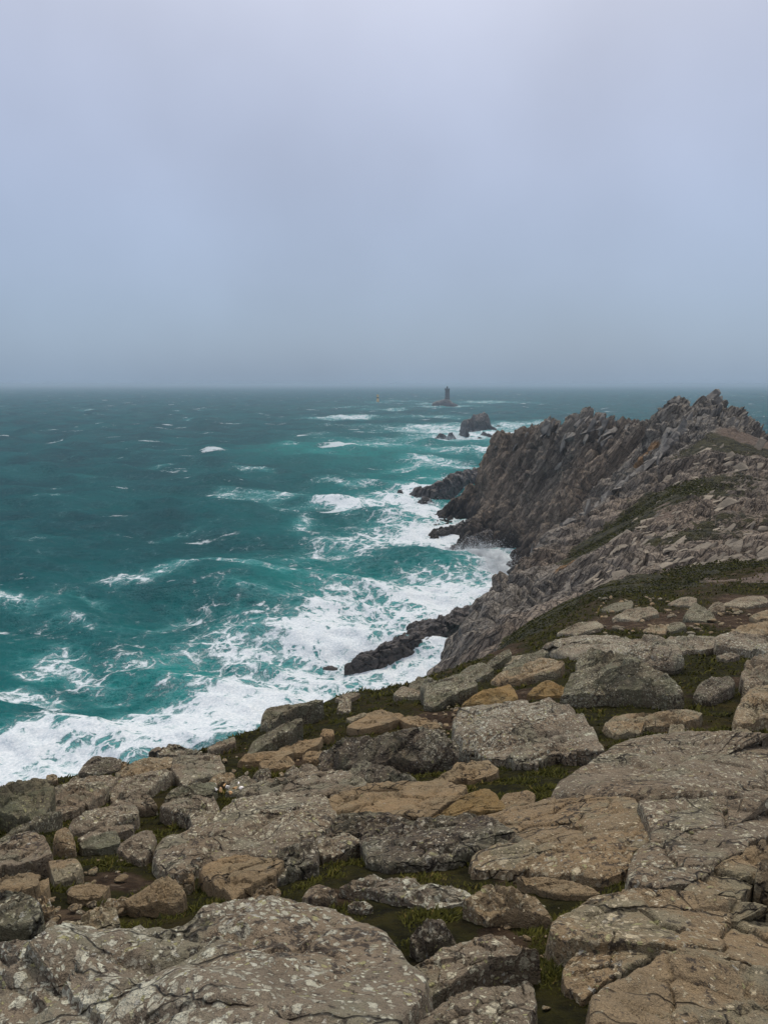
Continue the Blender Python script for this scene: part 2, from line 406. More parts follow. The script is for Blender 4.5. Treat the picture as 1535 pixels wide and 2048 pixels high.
# ------------------------------------------------------------------ land heights (world height fields through surveyed points)
near_pts = [(0, 2048, 1.8), (767, 2048, 1.75), (1535, 2048, 1.7), (0, 1860, 2.6), (400, 1860, 2.55), (767, 1860, 2.45), (1100, 1860, 2.4), (1535, 1860, 2.3),
    (0, 1740, 4.0), (400, 1740, 3.8), (767, 1740, 3.4), (1100, 1740, 3.1), (1535, 1740, 2.85),
    (0, 1640, 5.6), (300, 1640, 5.5), (600, 1640, 5.0), (900, 1640, 4.4), (1200, 1640, 3.7), (1535, 1640, 3.4),
    (0, 1580, 6.9), (300, 1560, 7.3), (600, 1560, 6.8), (900, 1560, 6.0), (1200, 1560, 4.9), (1535, 1560, 4.2),
    (320, 1508, 8.8), (500, 1500, 9), (800, 1500, 8), (1000, 1510, 7.0), (1250, 1470, 8), (1535, 1450, 8.2),
    (900, 1420, 11), (1100, 1400, 11.5), (1300, 1400, 11), (1535, 1400, 11), (700, 1430, 11.2), (1000, 1340, 17), (1200, 1310, 16), (1400, 1300, 16.5),
    (1535, 1300, 16.5), (1300, 1250, 26), (1500, 1250, 25), (1150, 1250, 28), (1400, 1200, 34), (1535, 1200, 33)]
edge_pts = [(-500, 1680, 5.4), (-150, 1612, 6.4), (0, 1582, 7), (100, 1556, 7.6), (200, 1526, 8.3), (320, 1506, 8.8), (400, 1488, 9.4), (520, 1445, 11), (620, 1408, 13),
    (700, 1382, 15), (800, 1364, 18), (870, 1342, 21), (960, 1312, 25), (1060, 1268, 32), (1110, 1242, 38)]
seam = [(1050, 1275, 41), (1100, 1243, 42), (1200, 1195, 43), (1300, 1180, 43), (1400, 1165, 43), (1535, 1150, 43), (1700, 1140, 43), (2100, 1130, 43)]
near_ctrl = [pix(*q) for q in near_pts + edge_pts + seam]
near_ctrl += [(-3.5, 1.8, 48.1), (3.5, 1.7, 48.3), (-1.2, .8, 48.3), (1.2, .8, 48.4), (-8, 7, 44.6), (9, 7, 46.5), (14, 12, 45.4), (20, 18, 44), (30, 30, 42)]
near_rbf = terrain(near_ctrl)
EDGE = np.array([pix(*q)[:2] for q in edge_pts])
def edge_out(x, y):
    """metres beyond the cliff edge (0 on the land side)"""
    best = np.full(np.shape(x), 1e9); side = np.zeros(np.shape(x))
    for a, b in zip(EDGE[:-1], EDGE[1:]):
        d = b - a; L = d @ d
        t = np.clip(((x - a[0]) * d[0] + (y - a[1]) * d[1]) / L, 0, 1)
        dx, dy = x - a[0] - t * d[0], y - a[1] - t * d[1]; dist = np.hypot(dx, dy)
        s = d[0] * (y - a[1]) - d[1] * (x - a[0])
        nb = dist < best; best = np.where(nb, dist, best); side = np.where(nb, s, side)
    return np.where(side > 0, best, 0)
def near_raw(x, y):
    y = np.maximum(y, .3)
    z = H - near_rbf(np.stack([x / y * KU, np.log(y)], -1)) * y
    e = edge_out(x, y)
    return z - 1.5 * e - .25 * np.minimum(e, 6) ** 1.6
# lookup grid over (X/Y, ln Y)
GU = np.linspace(-1.6, 1.6, 420); GL = np.linspace(math.log(.6), math.log(48), 420)
_gy = np.exp(GL)[:, None] + 0 * GU[None]; _gx = GU[None] * _gy
GZ = near_raw(_gx, _gy)
def near_z(x, y):
    x, y = np.asarray(x, float), np.maximum(np.asarray(y, float), .61)
    a = np.clip((x / y - GU[0]) / (GU[1] - GU[0]), 0, len(GU) - 1.001); b = np.clip((np.log(y) - GL[0]) / (GL[1] - GL[0]), 0, len(GL) - 1.001)
    i, j = a.astype(int), b.astype(int); fa, fb = a - i, b - j
    return (GZ[j, i] * (1 - fa) + GZ[j, i + 1] * fa) * (1 - fb) + (GZ[j + 1, i] * (1 - fa) + GZ[j + 1, i + 1] * fa) * fb
def unproject(px, py, lift):
    """where the line of sight of a pixel meets the near ground raised by lift"""
    k, d = ray(px, py); lift = np.asarray(lift, float)
    Y = np.exp(np.linspace(math.log(1.0), math.log(47), 500))[:, None]
    gap = H - d[None] * Y - near_z(k[None] * Y, Y + 0 * k[None]) - lift[None]
    hit = (gap < 0).argmax(0); hit = np.where((gap < 0).any(0), np.maximum(hit, 1), 499)
    c = np.arange(len(k)); g0, g1 = gap[hit - 1, c], gap[hit, c]
    w = np.clip(g0 / (g0 - g1 + 1e-9), 0, 1); Yh = Y[hit - 1, 0] * (1 - w) + Y[hit, 0] * w
    return np.stack([k * Yh, Yh, H - d * Yh], -1)

# patches given where they lie in the landscape
def near_patch(x, y, lst):
    out = np.zeros(np.shape(x))
    for px, py, rx, ry, s in lst:
        c = unproject(np.array([px, px + rx, px]), np.array([py, py, py + ry]), np.zeros(3))
        a = c[1, :2] - c[0, :2]; b = c[2, :2] - c[0, :2]
        Mi = np.linalg.inv(np.array([a, b]).T); q = np.stack([x - c[0, 0], y - c[0, 1]], -1) @ Mi.T
        out = out + s * np.exp(-(q ** 2).sum(-1) * 1.2)
    return out
soil_patches = [(800, 1600, 130, 30, 1), (1090, 1760, 90, 25, 1.1), (1000, 1900, 60, 70, .7), (1110, 1490, 80, 22, 1.1), (1330, 1440, 70, 14, 1),
    (240, 1755, 60, 22, .9), (1060, 1383, 90, 12, 1), (580, 1515, 110, 14, .6), (880, 1430, 60, 20, .9), (1400, 1238, 160, 14, .9), (1500, 1200, 60, 14, .9),
    (1270, 1240, 70, 14, .9), (130, 1830, 60, 22, .6), (1000, 1560, 10, 10, 0), (1470, 1355, 30, 14, .8), (1000, 1300, 40, 8, .5), (680, 1790, 60, 20, .5)]
turf_patches = [(820, 1830, 120, 50, .5), (1020, 1560, 80, 40, .6), (1350, 1340, 130, 30, .5), (450, 1760, 80, 40, .5), (240, 1700, 90, 40, .4),
    (650, 1440, 120, 30, .4), (1130, 1262, 70, 10, .5), (1250, 1262, 40, 5, .5), (1400, 1250, 40, 8, .6), (1330, 1200, 60, 10, .6), (1460, 1222, 30, 5, .6), (1520, 1178, 60, 10, .5), (1240, 1420, 120, 20, .5), (1180, 1990, 60, 60, .3)]
def turf_at(x, y):
    return .66 - .14 * sstep(18, 28, y) + near_patch(x, y, turf_patches) - near_patch(x, y, soil_patches) + .35 * fbm(vec3(x * 1.3, y * 1.3, 3), 3, 9)

# near ground mesh
nl, nu = 380, 520
yy = np.exp(np.linspace(math.log(.75), math.log(46), nl))[:, None] + np.zeros((1, nu)); xx = np.linspace(-1.35, 1.35, nu)[None] * yy
zz = near_z(xx, yy); amp = np.clip(yy / 6, .25, 1.6)
zz = zz + .016 * fbm(vec3(xx * 13, yy * 13, 6), 3, 15) * np.clip(4 / yy, 0, 1) + .022 * np.abs(fbm(vec3(xx * 7, yy * 7, 2), 3, 14)) * np.clip(yy / 5, .5, 1.5) + amp * (.07 * fbm(vec3(xx / 1.2, yy / 1.2, 0), 4, 3) + .025 * fbm(vec3(xx * 4, yy * 4, 0), 3, 4)) - .04 * amp
V = vec3(xx, yy, zz).reshape(-1, 3)
turf = turf_at(xx, yy).ravel()
F = grid_faces(nl, nu)[:, ::-1]
V, F, turf = compact(V, F, V[:, 2] > 8, turf)
# ground_normals up
me = make_mesh('clifftop_ground', V, F[:, ::-1]); attr(me, 'turf', turf)
obj('clifftop_ground', me, M['ground'], kind='structure', label='dark soil and turf of the cliff top')

# ------------------------------------------------------------------ headland
hp = [(870, 1340, 62), (900, 1300, 67), (960, 1300, 51), (1000, 1285, 47), (920, 1250, 80), (970, 1260, 63), (955, 1215, 90), (1020, 1160, 108), (1000, 1250, 61),
    (1050, 1200, 76), (1050, 1245, 54), (1100, 1200, 62), (1100, 1130, 92), (1060, 1120, 113), (1100, 1080, 119), (1150, 1150, 72), (1150, 1100, 95), (1150, 1045, 126), (1200, 1100, 82),
    (1200, 1005, 137), (1250, 1100, 70), (1250, 1030, 105), (1262, 955, 147), (1300, 1080, 70), (1330, 1010, 90), (1350, 940, 122), (1300, 905, 158), (1400, 1090, 60),
    (1400, 1000, 86), (1400, 930, 118), (1400, 870, 145), (1350, 850, 162), (1535, 1100, 55), (1535, 1000, 85), (1535, 930, 118), (1535, 888, 142), (1480, 850, 154),
    (1440, 822, 162), (1410, 800, 168), (1378, 830, 171), (1345, 803, 175), (1310, 836, 181), (1250, 854, 200), (1200, 836, 215), (1150, 842, 225), (1100, 846, 235),
    (1090, 855, 235), (1040, 874, 248), (990, 893, 260), (980, 930, 259), (1100, 950, 222), (1000, 1000, 240), (1100, 1030, 188), (1200, 950, 182), (1200, 890, 200),
    (1050, 1060, 205), (955, 1000, 264), (962, 935, 271), (932, 970, 281), (902, 1002, 287), (930, 1005, 276), (1000, 940, 248), (1700, 900, 140), (1700, 1000, 85), (1700, 1100, 55), (1040, 1010, 228), (960, 1060, 232), (1010, 1080, 212)]
hctrl = [pix(*q) for q in hp + seam]
hctrl += [pix_sea(*q) for q in [(868, 1027), (905, 1022), (945, 1018), (880, 1066), (930, 1062), (925, 1098), (950, 1100), (985, 1105), (1010, 1135), (1028, 1160)]]
hctrl += [pix_sea(*q, -5) for q in [(840, 1025), (850, 1066), (890, 1098), (960, 1130), (990, 1150), (910, 1040), (860, 1000), (930, 1083)]]
hctrl += [(33, 165, 5), (27, 150, 0), (20, 130, -5), (12, 110, -5), (5, 92, -5), (-2, 72, -5), (-5, 55, -3), (-3, 46, 4), (40, 178, 12), (0, 41, 18), (3.5, 41, 28), (24, 140, -3), (8, 100, -5), (0, 82, -6),
          (70, 285, 0), (100, 262, 2), (45, 305, -4), (135, 210, 10), (150, 180, 22), (85, 250, 14), (110, 215, 22), (118, 190, 28), (160, 150, 30), (28, 296, -5), (15, 300, -6), (60, 320, -8), (10, 330, -10), (140, 290, -8)]
head_rbf = terrain(hctrl)
def strata(P, l1, l2, l3): return np.stack([P @ E1 / l1, P @ E2 / l2, P @ E3 / l3], -1)
nr, nc = 700, 620
hy = np.exp(np.linspace(math.log(40.5), math.log(325), nr))[:, None] + np.zeros((1, nc)); hx = np.linspace(-.10, .70, nc)[None] * hy
hz = H - head_rbf(np.stack([hx / hy * KU, np.log(hy)], -1)) * hy
P = vec3(hx, hy, hz)
def head_z(x, y):
    x, y = np.asarray(x, float), np.asarray(y, float); return H - head_rbf(np.stack([x / y * KU, np.log(y)], -1)) * y
def grid_normals(P):
    N = np.cross(np.gradient(P, axis=1), np.gradient(P, axis=0)); N = N / (np.linalg.norm(N, axis=-1, keepdims=True) + 1e-9)
    return N * np.sign(N[..., 2:3] + 1e-9)
def world_patch(x, y, lst):
    out = np.zeros(np.shape(x))
    for px, py, Y, r, s in lst:
        c = pix(px, py, Y); q = ((x - c[0]) ** 2 + (y - c[1]) ** 2) / r ** 2; out += s * np.exp(-q)
    return out
TURF_H = [(1250, 1050, 95, 9, .75), (1180, 1090, 88, 6, .6), (1330, 975, 105, 8, .7), (1290, 1090, 70, 6, .4), (1240, 1190, 45, 3.5, .9), (1100, 1225, 45, 3, .9), (1400, 1150, 47, 4, .8),
                              (1500, 1140, 48, 4, .8), (1450, 980, 92, 9, .4), (1500, 1040, 72, 8, .45), (1440, 1070, 64, 6, .35), (1420, 900, 132, 11, .5), (1500, 900, 135, 12, .6), (1535, 960, 105, 9, .45), (1000, 890, 260, 16, .4), (1180, 1010, 140, 6, .3)]
PATH_H = [(1325, 1030, 84, 1.0, 1.3), (1327, 1018, 87.5, 1.0, 1.3), (1322, 1005, 91, 1.0, 1.3), (1332, 1042, 81.5, 1.2, 1.2), (1535, 890, 140, 8, .8), (1490, 885, 142, 6, .6), (1480, 1180, 43, 3, .8)]
def turf_head(x, y): return world_patch(x, y, TURF_H) + .5 * (1 - sstep(42, 52, y))
turf_h = turf_head(hx, hy); path_h = world_patch(hx, hy, PATH_H)
rust_h = world_patch(hx, hy, [(1293, 893, 160, 2.5, 1), (1145, 1165, 70, 2.2, .9), (1140, 1135, 80, 2.0, .8), (1285, 1095, 70, 1.5, .7), (1270, 915, 160, 3, .5), (1115, 1085, 118, 2.5, .6)])
grey_h = world_patch(hx, hy, [(1000, 1260, 62, 14, .8), (960, 1240, 78, 12, .7), (1100, 1100, 110, 9, .8), (1200, 1020, 130, 9, .9), (1290, 930, 150, 14, .9), (1400, 830, 160, 20, 1), (1150, 840, 225, 20, .8), (1050, 1180, 85, 10, .5)])
rockf = np.clip(1 - 1.15 * turf_h - .9 * path_h, .12, 1) * sstep(40, 52, hy)
N = grid_normals(P)
wob = 2.2 * np.stack([fbm(P / 11, 3, 31), fbm(P / 11, 3, 32), fbm(P / 11, 3, 33)], -1)
Q = P + wob
sc = np.clip(hy / 150, .45, 1.15); lay = Q @ E3 + 1.2 * fbm(P / 6, 3, 44)
gul = fbm(strata(Q, 60, 11, 16), 4, 41, .55, True)
disp = sc * 2.6 * (gul - .1)
for (l1, l2, l3, a, sd) in ((42, 7, 4.6, 2.4, 51), (22, 4.0, 2.1, 1.25, 52), (9, 2.0, 1.1, .5, 53)):
    f1, f2, rid = voronoi(strata(Q, l1, l2, l3), sd)
    disp = disp + a * sc * (1.15 * (rid - .5) - .9 * (1 - sstep(0, .16, f2 - f1)) + .25 * (0.5 - f1))
for lam, a in ((6.5, 1.5), (2.6, .6)):
    ph = lay / (lam * np.clip(hy / 150, .5, 1.2)) + .8 * gul; fr = ph - np.floor(ph)
    disp = disp + a * sc * (np.minimum(fr, (1 - fr) * 5) - .42) * sstep(-.35, .2, fbm(strata(Q, 40, 9, 9), 2, int(lam * 10)))
disp = disp + .25 * fbm(P / 1.3, 3, 61) - 1.0 * sc
P = P + N * (disp * rockf)[..., None]
# cleft and sea caves in the foot of the cliff
for px, py, Y, r, dep in [(1060, 1075, 196, 9, 7), (1005, 1090, 215, 6, 6), (965, 995, 258, 5, 4), (1130, 1060, 180, 8, 4)]:
    c = pix(px, py, Y); q = np.exp(-((P - c) ** 2).sum(-1) / r ** 2); P = P - N * (dep * q)[..., None]
V = P.reshape(-1, 3); F = grid_faces(nr, nc)
V, F, a1, a2, a3, a4 = compact(V, F, V[:, 2] > -2.6, turf_h.ravel(), path_h.ravel(), rust_h.ravel(), grey_h.ravel())
me = make_mesh('headland', V, F, False)
for n_, a_ in (('turf', a1), ('path', a2), ('rust', a3), ('grey', a4)): attr(me, n_, a_)
headland = obj('headland', me, M['cliff'], kind='structure', label='jagged rocky headland falling to the sea')

rng = np.random.default_rng(11); random.seed(4)
def block_mesh(name, seed, ax, sub=2):
    r = np.random.default_rng(seed); bm = bmesh.new()
    for p in r.uniform(-.5, .5, (13, 3)):
        q = p / max(.42, np.abs(p).max()) * .5 * r.uniform(.8, 1.0); bm.verts.new(q * ax)
    res = bmesh.ops.convex_hull(bm, input=bm.verts)
    bmesh.ops.delete(bm, geom=[g for g in res['geom_interior'] if isinstance(g, bmesh.types.BMVert)], context='VERTS')
    bmesh.ops.bevel(bm, geom=bm.edges[:], offset=.035, segments=1, affect='EDGES', clamp_overlap=True)
    me = bpy.data.meshes.new(name); bm.to_mesh(me); bm.free(); return me
blocks = [block_mesh('crag_block', 100 + k, np.array([2.1, .85, .55]) if k % 3 else np.array([1.3, 1., .75])) for k in range(9)]
plates = [block_mesh('rock_plate', 200 + k, np.array([1.6, .9, .26])) for k in range(8)]
for b_ in blocks: b_.materials.append(M['block'])
for b_ in plates: b_.materials.append(M['plate'])
BASIS = Matrix((E1, E2, E3)).transposed().to_4x4()
def put_block(name, me, loc, size, jit, basis=BASIS):
    o = obj(name, me, None, headland)
    R = Matrix.Rotation(random.gauss(0, jit), 4, 'X') @ Matrix.Rotation(random.gauss(0, jit), 4, 'Y') @ Matrix.Rotation(random.gauss(0, .2) + random.choice((0, 3.14)), 4, 'Z')
    S = Matrix.Diagonal((size * random.uniform(.8, 1.3), size * random.uniform(.8, 1.2), size * random.uniform(.8, 1.2), 1))
    o.matrix_world = Matrix.Translation(loc) @ basis @ R @ S
crest = [(990, 893, 260, 3, 2), (1040, 874, 248, 4, 2.4), (1090, 850, 236, 5, 3), (1105, 830, 235, 4, 3.2), (1130, 828, 229, 4, 3.0), (1165, 826, 222, 4, 3.0), (1195, 820, 216, 4, 3.0), (1222, 830, 208, 5, 3),
    (1255, 845, 198, 4, 2.6), (1290, 838, 187, 5, 3), (1320, 822, 179, 6, 3.4), (1342, 806, 175, 7, 3.8), (1358, 812, 173, 4, 3.0), (1376, 830, 171, 3, 2.4), (1395, 806, 169, 6, 3.8), (1412, 803, 167, 7, 3.6), (1430, 812, 164, 6, 3.2),
    (1450, 828, 160, 5, 2.8), (1475, 850, 155, 4, 2.2), (1510, 874, 147, 3, 1.6)]
for px, py, Y, n, s in crest:
    for k in range(n):
        c = pix(px + random.gauss(0, 9), py, Y + random.gauss(0, 2.5)); z = head_z(c[0], c[1])
        put_block('crag_block', random.choice(blocks), (c[0], c[1], float(z) + random.uniform(-.75, .25) * s * .6 - .6), s * random.uniform(.5, 1.0), .16)
# named pinnacles standing on the crest
for px, py, Y, s in [(1228, 832, 206, 2.0), (1252, 842, 199, 1.8), (1340, 806, 175, 3.4), (1350, 808, 174, 3.0), (1400, 804, 168, 3.8), (1412, 806, 167, 3.0), (1190, 824, 218, 2.6), (1117, 832, 233, 2.8)]:
    c = pix(px, py, Y); up = Matrix.Rotation(math.radians(random.uniform(-25, 5)), 4, 'Y')
    put_block('crag_block', random.choice(blocks), (c[0], c[1], float(head_z(c[0], c[1])) - .15 * s), s * .8, .15, BASIS @ up)
# outcrops on the rib and on the upper face
for px0, py0, Y0, px1, py1, Y1, n, s in [(1100, 1080, 119, 1280, 960, 147, 26, 2.0), (1000, 1180, 104, 1110, 1075, 118, 16, 1.9), (1290, 960, 142, 1380, 860, 158, 22, 3.0), (1320, 900, 150, 1440, 850, 158, 20, 2.6), (930, 1235, 84, 1010, 1165, 107, 12, 1.6), (1100, 870, 228, 1240, 880, 196, 20, 2.8)]:
    for k in range(n):
        t = random.random(); c = pix(px0 + (px1 - px0) * t + random.gauss(0, 10), py0 + (py1 - py0) * t, Y0 + (Y1 - Y0) * t + random.gauss(0, 2)); z = float(head_z(c[0], c[1]))
        put_block('crag_block', random.choice(blocks), (c[0], c[1], z + random.uniform(-.1, .5) * s * .5), s * random.uniform(.5, 1.2), .3)
# loose tilted plates on the landward slope
fl = Matrix.Rotation(math.radians(-30), 4, 'Y') @ Matrix.Rotation(math.radians(10), 4, 'X')
npl = 0
while npl < 290:
    px, Y = random.uniform(1180, 1600), math.exp(random.uniform(math.log(50), math.log(135)))
    k = float(ray(px, 1050)[0]); x = k * Y; z = float(head_z(x, Y)); qx, qy = project(np.array([x, Y, z]))
    if qx < 1190 + max(0, (1150 - qy)) * .6 + (qy - 1000) * -.2 or qy > 1165: continue
    put_block('rock_plate', random.choice(plates), (x, Y, z - .12), (.3 + 1.5 * random.random() ** 2.4) * (1 if random.random() < .9 else 1.7) * (Y / 90) ** .4, .20, fl); npl += 1

# ------------------------------------------------------------------ sea
nr, nc = 760, 760
d = np.r_[np.linspace(.62, .06, 430), np.exp(np.linspace(math.log(.0597), math.log(.0022), nr - 430))]
sy = (H / d)[:, None] + np.zeros((1, nc)); sx = np.tan(np.linspace(-.72, .72, nc))[None] * sy
dr = np.gradient(sy[:, 0])[:, None]; dl = sy * (1.44 / nc); step = np.maximum(dr * .5, dl)
shore_px = [(0, 1600), (200, 1560), (400, 1520), (600, 1440), (750, 1400), (870, 1345), (900, 1290), (960, 1215), (1015, 1165), (1010, 1135), (985, 1105), (930, 1098), (900, 1085), (880, 1066), (945, 1045), (945, 1018), (868, 1027), (800, 990), (850, 975)]
SH = pix_sea(*np.array(shore_px).T)[:, :2]
dist = np.full(sx.shape, 1e9)
for a, b in zip(SH[:-1], SH[1:]):
    dd = b - a; t = np.clip(((sx - a[0]) * dd[0] + (sy - a[1]) * dd[1]) / (dd @ dd), 0, 1)
    dist = np.minimum(dist, np.hypot(sx - a[0] - t * dd[0], sy - a[1] - t * dd[1]))
foam_l = [(40, 1545, 190, 55, .9), (250, 1480, 150, 40, .9), (420, 1470, 140, 40, .9), (470, 1425, 110, 35, .5), (600, 1385, 160, 40, .8), (640, 1290, 140, 55, .75), (760, 1235, 140, 45, .8), (790, 1350, 90, 30, .8),
    (540, 1250, 90, 30, .4), (850, 1180, 110, 30, .45), (900, 1205, 90, 18, .7), (995, 1150, 40, 35, .8), (960, 1120, 60, 20, .8), (870, 1090, 90, 20, .6), (790, 1060, 110, 22, .55), (860, 1037, 90, 12, .8), (780, 1000, 70, 20, .55),
    (680, 1014, 55, 9, 1.0), (740, 1090, 130, 20, .35), (700, 1170, 140, 30, .25), (480, 992, 60, 10, .42), (555, 985, 50, 7, .5), (590, 1045, 35, 16, .5), (520, 1015, 90, 8, .3), (450, 1152, 150, 8, .5), (280, 1155, 70, 12, .5), (190, 1190, 60, 8, .4),
    (30, 1205, 80, 14, .65), (600, 1110, 90, 14, .3), (120, 1300, 60, 22, .5), (50, 1385, 80, 22, .6), (150, 1330, 70, 14, .5), (300, 1300, 80, 14, .3), (200, 1345, 50, 10, .35), (450, 1290, 130, 40, .4), (230, 1375, 40, 16, .35), (370, 1365, 60, 14, .3), (380, 1340, 200, 60, .12),
    (250, 1230, 200, 40, .16), (40, 1280, 80, 50, .15), (650, 1140, 220, 70, .15),
    (840, 926, 75, 7, .8), (810, 945, 110, 6, .4), (900, 963, 70, 6, .6), (700, 968, 80, 4, .4), (705, 838, 45, 3, .9), (650, 836, 50, 3, .5), (780, 820, 40, 2.5, .6), (700, 893, 90, 5, .35), (760, 893, 60, 5, .3), (930, 872, 110, 8, .9), (860, 857, 80, 5, .8),
    (1040, 848, 55, 3, .8), (1000, 875, 60, 7, .6), (880, 900, 120, 8, .35), (960, 905, 70, 5, .5), (870, 886, 60, 3, .5), (485, 936, 28, 3, .55), (310, 930, 15, 2, .5), (890, 813.5, 55, 1.6, .8), (965, 804, 45, 2, .6), (850, 808, 40, 1.5, .6), (755, 805.5, 25, 1.4, .7), (350, 840, 14, 1.4, .5),
    (180, 820, 18, 1.2, .5), (390, 822, 15, 1.2, .4), (560, 895, 60, 4, .25), (600, 915, 60, 5, .25), (830, 990, 60, 8, .4), (110, 998, 40, 3, .3), (640, 905, 40, 3, .3), (920, 862, 190, 8, .55), (985, 852, 100, 5, .6), (780, 882, 150, 6, .4), (1010, 890, 60, 8, .6), (940, 908, 90, 6, .5), (860, 835, 110, 4, .4), (730, 850, 100, 4, .35), (900, 940, 90, 8, .5), (1000, 920, 40, 8, .5), (620, 870, 60, 3, .3), (700, 815, 60, 2, .4), (820, 803, 60, 1.5, .4), (1000, 806, 60, 1.6, .45), (440, 1000, 25, 12, .35), (200, 950, 50, 3, .25), (60, 1080, 60, 4, .25), (330, 1065, 60, 4, .25), (160, 1240, 50, 8, .4), (340, 1235, 60, 8, .35), (60, 1330, 50, 10, .4), (500, 1200, 90, 10, .3)]
foam = np.zeros(sx.shape)
lw = np.clip(sy / 9, 14, 90)
wx = sx + .55 * lw * fbm(vec3(sx / lw, sy / lw / 1.6, 0), 4, 81); wy = sy + .9 * lw * fbm(vec3(sx / lw, sy / lw / 1.6, 9), 4, 82)
for px, py, rx, ry, s in foam_l:
    c = pix_sea(px, py); ex = pix_sea(px + rx, py); n_, f_ = pix_sea(px, py + ry), pix_sea(px, py - ry)
    ry_m = (f_[1] - n_[1]) / 2; rx_m = ex[0] - c[0]
    foam += .95 * s * np.exp(-(((wx - c[0] * wy / c[1]) / rx_m) ** 2 + ((wy - c[1]) / ry_m) ** 2))
foam = 1 - np.exp(-1.35 * foam)
big = fbm(vec3(sx / 38, sy / 55, 0), 4, 71)
foam = foam * (.95 + .5 * big) + .40 * np.exp(-dist / 7) + .22 * np.exp(-dist / 45) * (sy < 420)
foam = np.clip(foam, 0, .86)
aer = np.clip(foam * .75 + .55 * np.exp(-dist / 60) * (.6 + .8 * fbm(vec3(sx / 50, sy / 50, 4), 3, 72)), 0, 1)
for px, py, rx, ry, s in [(330, 1330, 150, 45, .5), (600, 1160, 200, 50, .25), (720, 900, 150, 22, .5), (850, 950, 120, 40, .4), (950, 875, 150, 25, .4), (560, 900, 120, 15, .3), (450, 1400, 120, 25, .3), (900, 1170, 90, 30, .3)]:
    c = pix_sea(px, py); ex = pix_sea(px + rx, py); ry_m = (pix_sea(px, py - ry)[1] - pix_sea(px, py + ry)[1]) / 2
    aer += s * np.exp(-(((sx - c[0] * sy / c[1]) / (ex[0] - c[0])) ** 2 + ((sy - c[1]) / ry_m) ** 2))
aer = np.clip(aer, 0, 1)
z = np.zeros(sx.shape)
wr = np.random.default_rng(3)
for lam, a in [(95, .9), (61, .75), (44, .6), (31, .42), (23, .34), (17, .26), (12.5, .20), (9, .15), (6.6, .11), (4.8, .085), (3.5, .06)]:
    for q in range(2):
        th = math.radians(-28 + wr.normal(0, 24)); k = 2 * math.pi / lam
        ph = k * (sx * math.sin(th) * -1 + sy * math.cos(th)) + wr.uniform(0, 6.28) + 1.6 * fbm(vec3(sx / (lam * 2.2), sy / (lam * 2.2), q), 2, int(lam) + q)
        g = np.exp(np.sin(ph) - 1) * 2 - .9
        z += a * (1.2 if lam > 20 else .85) * g * sstep(.9, 2.2, lam / step) * (1 + .4 * (foam > .5) * (lam < 20))
# a swell humping up before the rocks
for px, py, rx, ry, hgt in [(430, 1180, 260, 16, 1.6), (690, 1008, 70, 8, 2.4), (330, 1290, 200, 22, 1.2), (640, 900, 110, 9, 2.5), (960, 1115, 45, 14, 1.6), (720, 836, 60, 4, 3.)]:
    c = pix_sea(px, py); ex = pix_sea(px + rx, py); ry_m = (pix_sea(px, py - ry)[1] - pix_sea(px, py + ry)[1]) / 2
    z += hgt * np.exp(-(((sx - c[0] * sy / c[1]) / (ex[0] - c[0])) ** 2 + ((sy - c[1]) / ry_m) ** 2))
z += .5 * np.clip(foam, 0, 1) * fbm(vec3(sx / 3.5, sy / 3.5, 1), 4, 75) * sstep(1, 3, 5 / step)
z = np.clip(z, -2.4, 6)
me = make_mesh('sea', vec3(sx, sy, z).reshape(-1, 3), grid_faces(nr, nc))
attr(me, 'foam', foam); attr(me, 'aerated', aer)
obj('sea', me, M['sea'], kind='structure', label='rough teal sea streaked with white foam')
SEA_EDGE = float(sy.max())

# ------------------------------------------------------------------ rocks standing in the sea
def ridge_rock(name, label, cat, prof, deep=.8, group=None, m='wet', seed=1, rough=.14, sink=2.5, nx=110, nt=44):
    """prof: (px, py of the crest, py of the water line) from end to end"""
    pr = np.array(prof, float); s = np.linspace(0, 1, nx); ts = np.linspace(0, 1, len(pr))
    px, pt, pw = (np.interp(s, ts, pr[:, k]) for k in range(3))
    base = pix_sea(px, pw); k_, d_ = ray(px, pt)
    w = np.maximum(.35, deep * np.maximum(H - d_ * base[:, 1], .3))
    Yc = base[:, 1] + w; top = np.maximum(H - d_ * Yc, .15)
    sink = min(sink, 1.1 * float(top.max())); top = top * np.clip(np.minimum(s, 1 - s) / (.10 if nx > 50 else .35), .03, 1) ** .7; w = deep * top + .3
    th = np.linspace(0, math.pi, nt)
    c_ = np.sign(np.cos(th)) * np.abs(np.cos(th)) ** .8; s_ = np.sin(th) ** .75
    X = (k_ * Yc)[:, None] + 0 * th[None]; Y = Yc[:, None] - w[:, None] * c_[None]; Z = top[:, None] * s_[None] - sink * (1 - s_)[None]
    P = vec3(X, Y, Z); size = top.max()
    endf = np.sin(np.pi * np.clip(s, .0, 1))[:, None] ** .3
    f1, f2, rid = voronoi(strata(P + 0.1 * size * fbm(P / size * 2, 2, seed)[..., None], size * .45, size * .28, size * .6), seed)
    dsp = size * rough * (1.3 * (rid - .5) - .7 * (1 - sstep(0, .2, f2 - f1)) + 1.1 * fbm(P / (size * .35), 4, seed + 3))
    f1, f2, rid = voronoi(strata(P, size * .16, size * .1, size * .2), seed + 9)
    dsp += size * rough * .45 * ((rid - .5) - .5 * (1 - sstep(0, .25, f2 - f1)))
    Nn = np.stack([0 * c_[None] + 0 * X, -c_[None] + 0 * X, s_[None] + 0 * X], -1)
    P = P + Nn * (dsp * s_[None] ** .5 * endf)[..., None] + .3 * size * rough * endf[..., None] * np.array([1, 0, 0]) * fbm(P / (size * .3), 3, seed + 7)[..., None]
    me = make_mesh(name, P.reshape(-1, 3), grid_faces(nx, nt)[:, ::-1], False)
    return obj(name, me, M[m], label=label, category=cat, kind='thing', **({'group': group} if group else {}))
